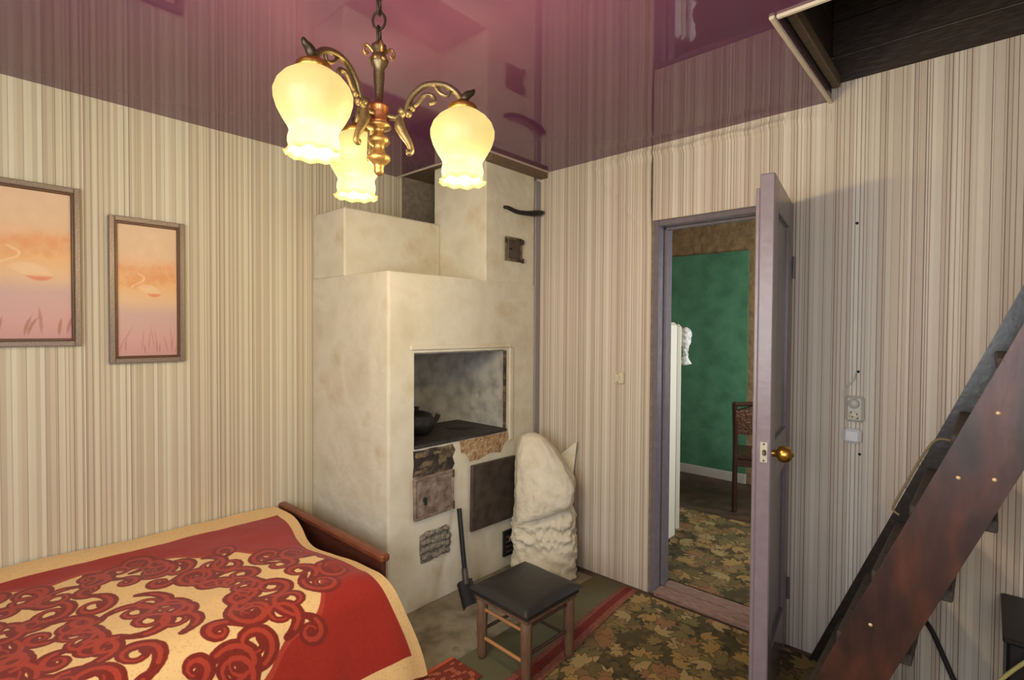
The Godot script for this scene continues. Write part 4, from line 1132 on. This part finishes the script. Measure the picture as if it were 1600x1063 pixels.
# ---------------------------------------------------------------- room beyond
func build_kitchen_things():
	var f := thing("refrigerator", "cream enamelled refrigerator seen past the left door jamb", "refrigerator", Vector3(1.06, 0, -0.5))
	part("body", cbox(Vector3(0.56, 1.44, 0.46), 0.02), M.fridge_enamel, f, Vector3(0, 0.76, 0.0))
	part("door_leaf", cbox(Vector3(0.56, 1.40, 0.05), 0.02), M.fridge_enamel, f, Vector3(0.004, 0.77, -0.262))
	part("seal", cbox(Vector3(0.54, 1.38, 0.012), 0.002), M.cable_black, f, Vector3(0, 0.77, -0.234))
	part("plinth", cbox(Vector3(0.5, 0.05, 0.42), 0.004), M.black_iron, f, Vector3(0, 0.028, 0.0))
	var tw := thing("hanging_towel", "white crumpled cloth hanging on the refrigerator door edge", "towel", Vector3(1.34, 0, -0.838))
	var noise := FastNoiseLite.new()
	noise.seed = 3
	noise.frequency = 3.0
	var fn := func(u: float, v: float) -> Vector3:
		var a := u * TAU
		var y := lerpf(1.45, 1.19, v)
		var r := 0.024 + 0.012 * sin(v * 7.0) + 0.012 * smoothstep(0.85, 1.0, v) + 0.02 * noise.get_noise_3d(cos(a), v * 3.0, sin(a))
		if v < 0.03 or v > 0.99: r *= 0.2
		return Vector3(cos(a) * r, y, -sin(a) * r * 1.3)
	part("cloth", sheet(fn, 20, 26), M.cloth_white, tw)
	# chair with carved back
	var c := thing("carved_chair", "dark wooden chair with carved back panel beyond the doorway", "chair", Vector3(1.60, 0.006, -1.68), 0.35)
	for s in [-1.0, 1.0]:
		part("rear_leg", tube(curve([Vector3(s * 0.2, 0, 0.0), Vector3(s * 0.2, 0.3, 0.0), Vector3(s * 0.2, 0.55, 0.01), Vector3(s * 0.205, 0.72, 0.05), Vector3(s * 0.21, 0.87, 0.1)], 4), 0.019, 4), M.chair_wood, c)
		part("leg", tube([Vector3(s * 0.19, 0, -0.4), Vector3(s * 0.19, 0.42, -0.4)], [0.014, 0.02], 4), M.chair_wood, c)
	var back := func(u: float, v: float) -> Vector3:
		return Vector3((u - 0.5) * 0.4, lerpf(0.61, 0.83, v) + 0.03 * cos((u - 0.5) * 5.0) * (v if v > 0.5 else -v * 0.0), 0.012 + 0.085 * v - 0.02 * cos((u - 0.5) * PI))
	part("carved_panel", sheet(back, 16, 10, 0.016), M.carved_wood, c)
	part("top_rail", tube(curve([Vector3(-0.21, 0.855, 0.095), Vector3(0, 0.868, 0.075), Vector3(0.21, 0.855, 0.095)], 6), 0.016, 6), M.chair_wood, c)
	part("seat", cbox(Vector3(0.42, 0.035, 0.42), 0.01), M.chair_wood, c, Vector3(0, 0.43, -0.2))
	part("rail", cbox(Vector3(0.38, 0.05, 0.02), 0.003), M.chair_wood, c, Vector3(0, 0.385, 0.0))
	part("rail", cbox(Vector3(0.38, 0.05, 0.02), 0.003), M.chair_wood, c, Vector3(0, 0.385, -0.4))
	for s in [-1.0, 1.0]: part("rail", cbox(Vector3(0.02, 0.05, 0.38), 0.003), M.chair_wood, c, Vector3(s * 0.195, 0.385, -0.2))

# ---------------------------------------------------------------- build
const LAMP := Color(1.0, 0.88, 0.63)
const LAMP_ENERGY := 0.31
const DAY_ENERGY := 2.1

func daylight(at: Vector3, towards: Vector3, size: Vector2):
	var l := AreaLight3D.new()
	l.name = "window_daylight"
	l.area_size = size
	l.area_normalize_energy = false
	l.light_color = Color(0.97, 0.985, 1.0)
	l.light_energy = DAY_ENERGY
	l.area_range = 12.0
	l.shadow_enabled = true
	add_child(l, true)
	l.look_at_from_position(at, at + towards, Vector3.UP)

func _ready():
	var cam := Camera3D.new()
	cam.name = "camera"
	cam.fov = 65.9
	cam.near = 0.05
	cam.position = Vector3(2.874, 1.43, 2.6)
	cam.rotation_degrees = Vector3(-1.21, 42.33, 0.35)
	add_child(cam)
	cam.current = true
	var env := Environment.new()
	var sky := Sky.new()
	var sm := ProceduralSkyMaterial.new()
	sm.sky_top_color = Color(0.86, 0.90, 0.98)
	sm.sky_horizon_color = Color(0.93, 0.94, 0.96)
	sm.ground_bottom_color = Color(0.84, 0.85, 0.86)
	sm.ground_horizon_color = Color(0.90, 0.91, 0.92)
	env.background_energy_multiplier = 1.2
	sky.sky_material = sm
	env.background_mode = Environment.BG_SKY
	env.sky = sky
	env.tonemap_mode = Environment.TONE_MAPPER_LINEAR
	env.tonemap_exposure = 1.0
	env.sdfgi_enabled = true
	env.ssao_enabled = true
	env.ssil_enabled = true
	var we := WorldEnvironment.new()
	we.name = "world"
	we.environment = env
	add_child(we)
	# daylight that comes in through the three windows
	daylight(Vector3(EX + 0.03, 1.475, 2.725), Vector3(-1, 0, 0), Vector2(0.55, 1.15))
	daylight(Vector3(2.4, 1.475, EZ + 0.03), Vector3(0, 0, -1), Vector2(1.9, 1.15))
	daylight(Vector3(2.93, 1.45, -1.35), Vector3(-1, 0, 0), Vector2(1.4, 1.3))
	make_materials()
	build_shell()
	build_kitchen()
	build_doorway()
	build_stove()
	build_hatch()
	build_chandelier()
	build_bed()
	picture("framed_picture", "large framed pastel painting of birds and reeds at the left edge", 2.183, 2.72, 1.347, 2.008, M.print_large)
	picture("framed_picture", "narrow framed pastel sunset painting, right of the larger one", 1.796, 2.089, 1.266, 1.919, M.print_small)
	build_floor_things()
	build_fittings()
	build_ladder()
	build_kitchen_things()
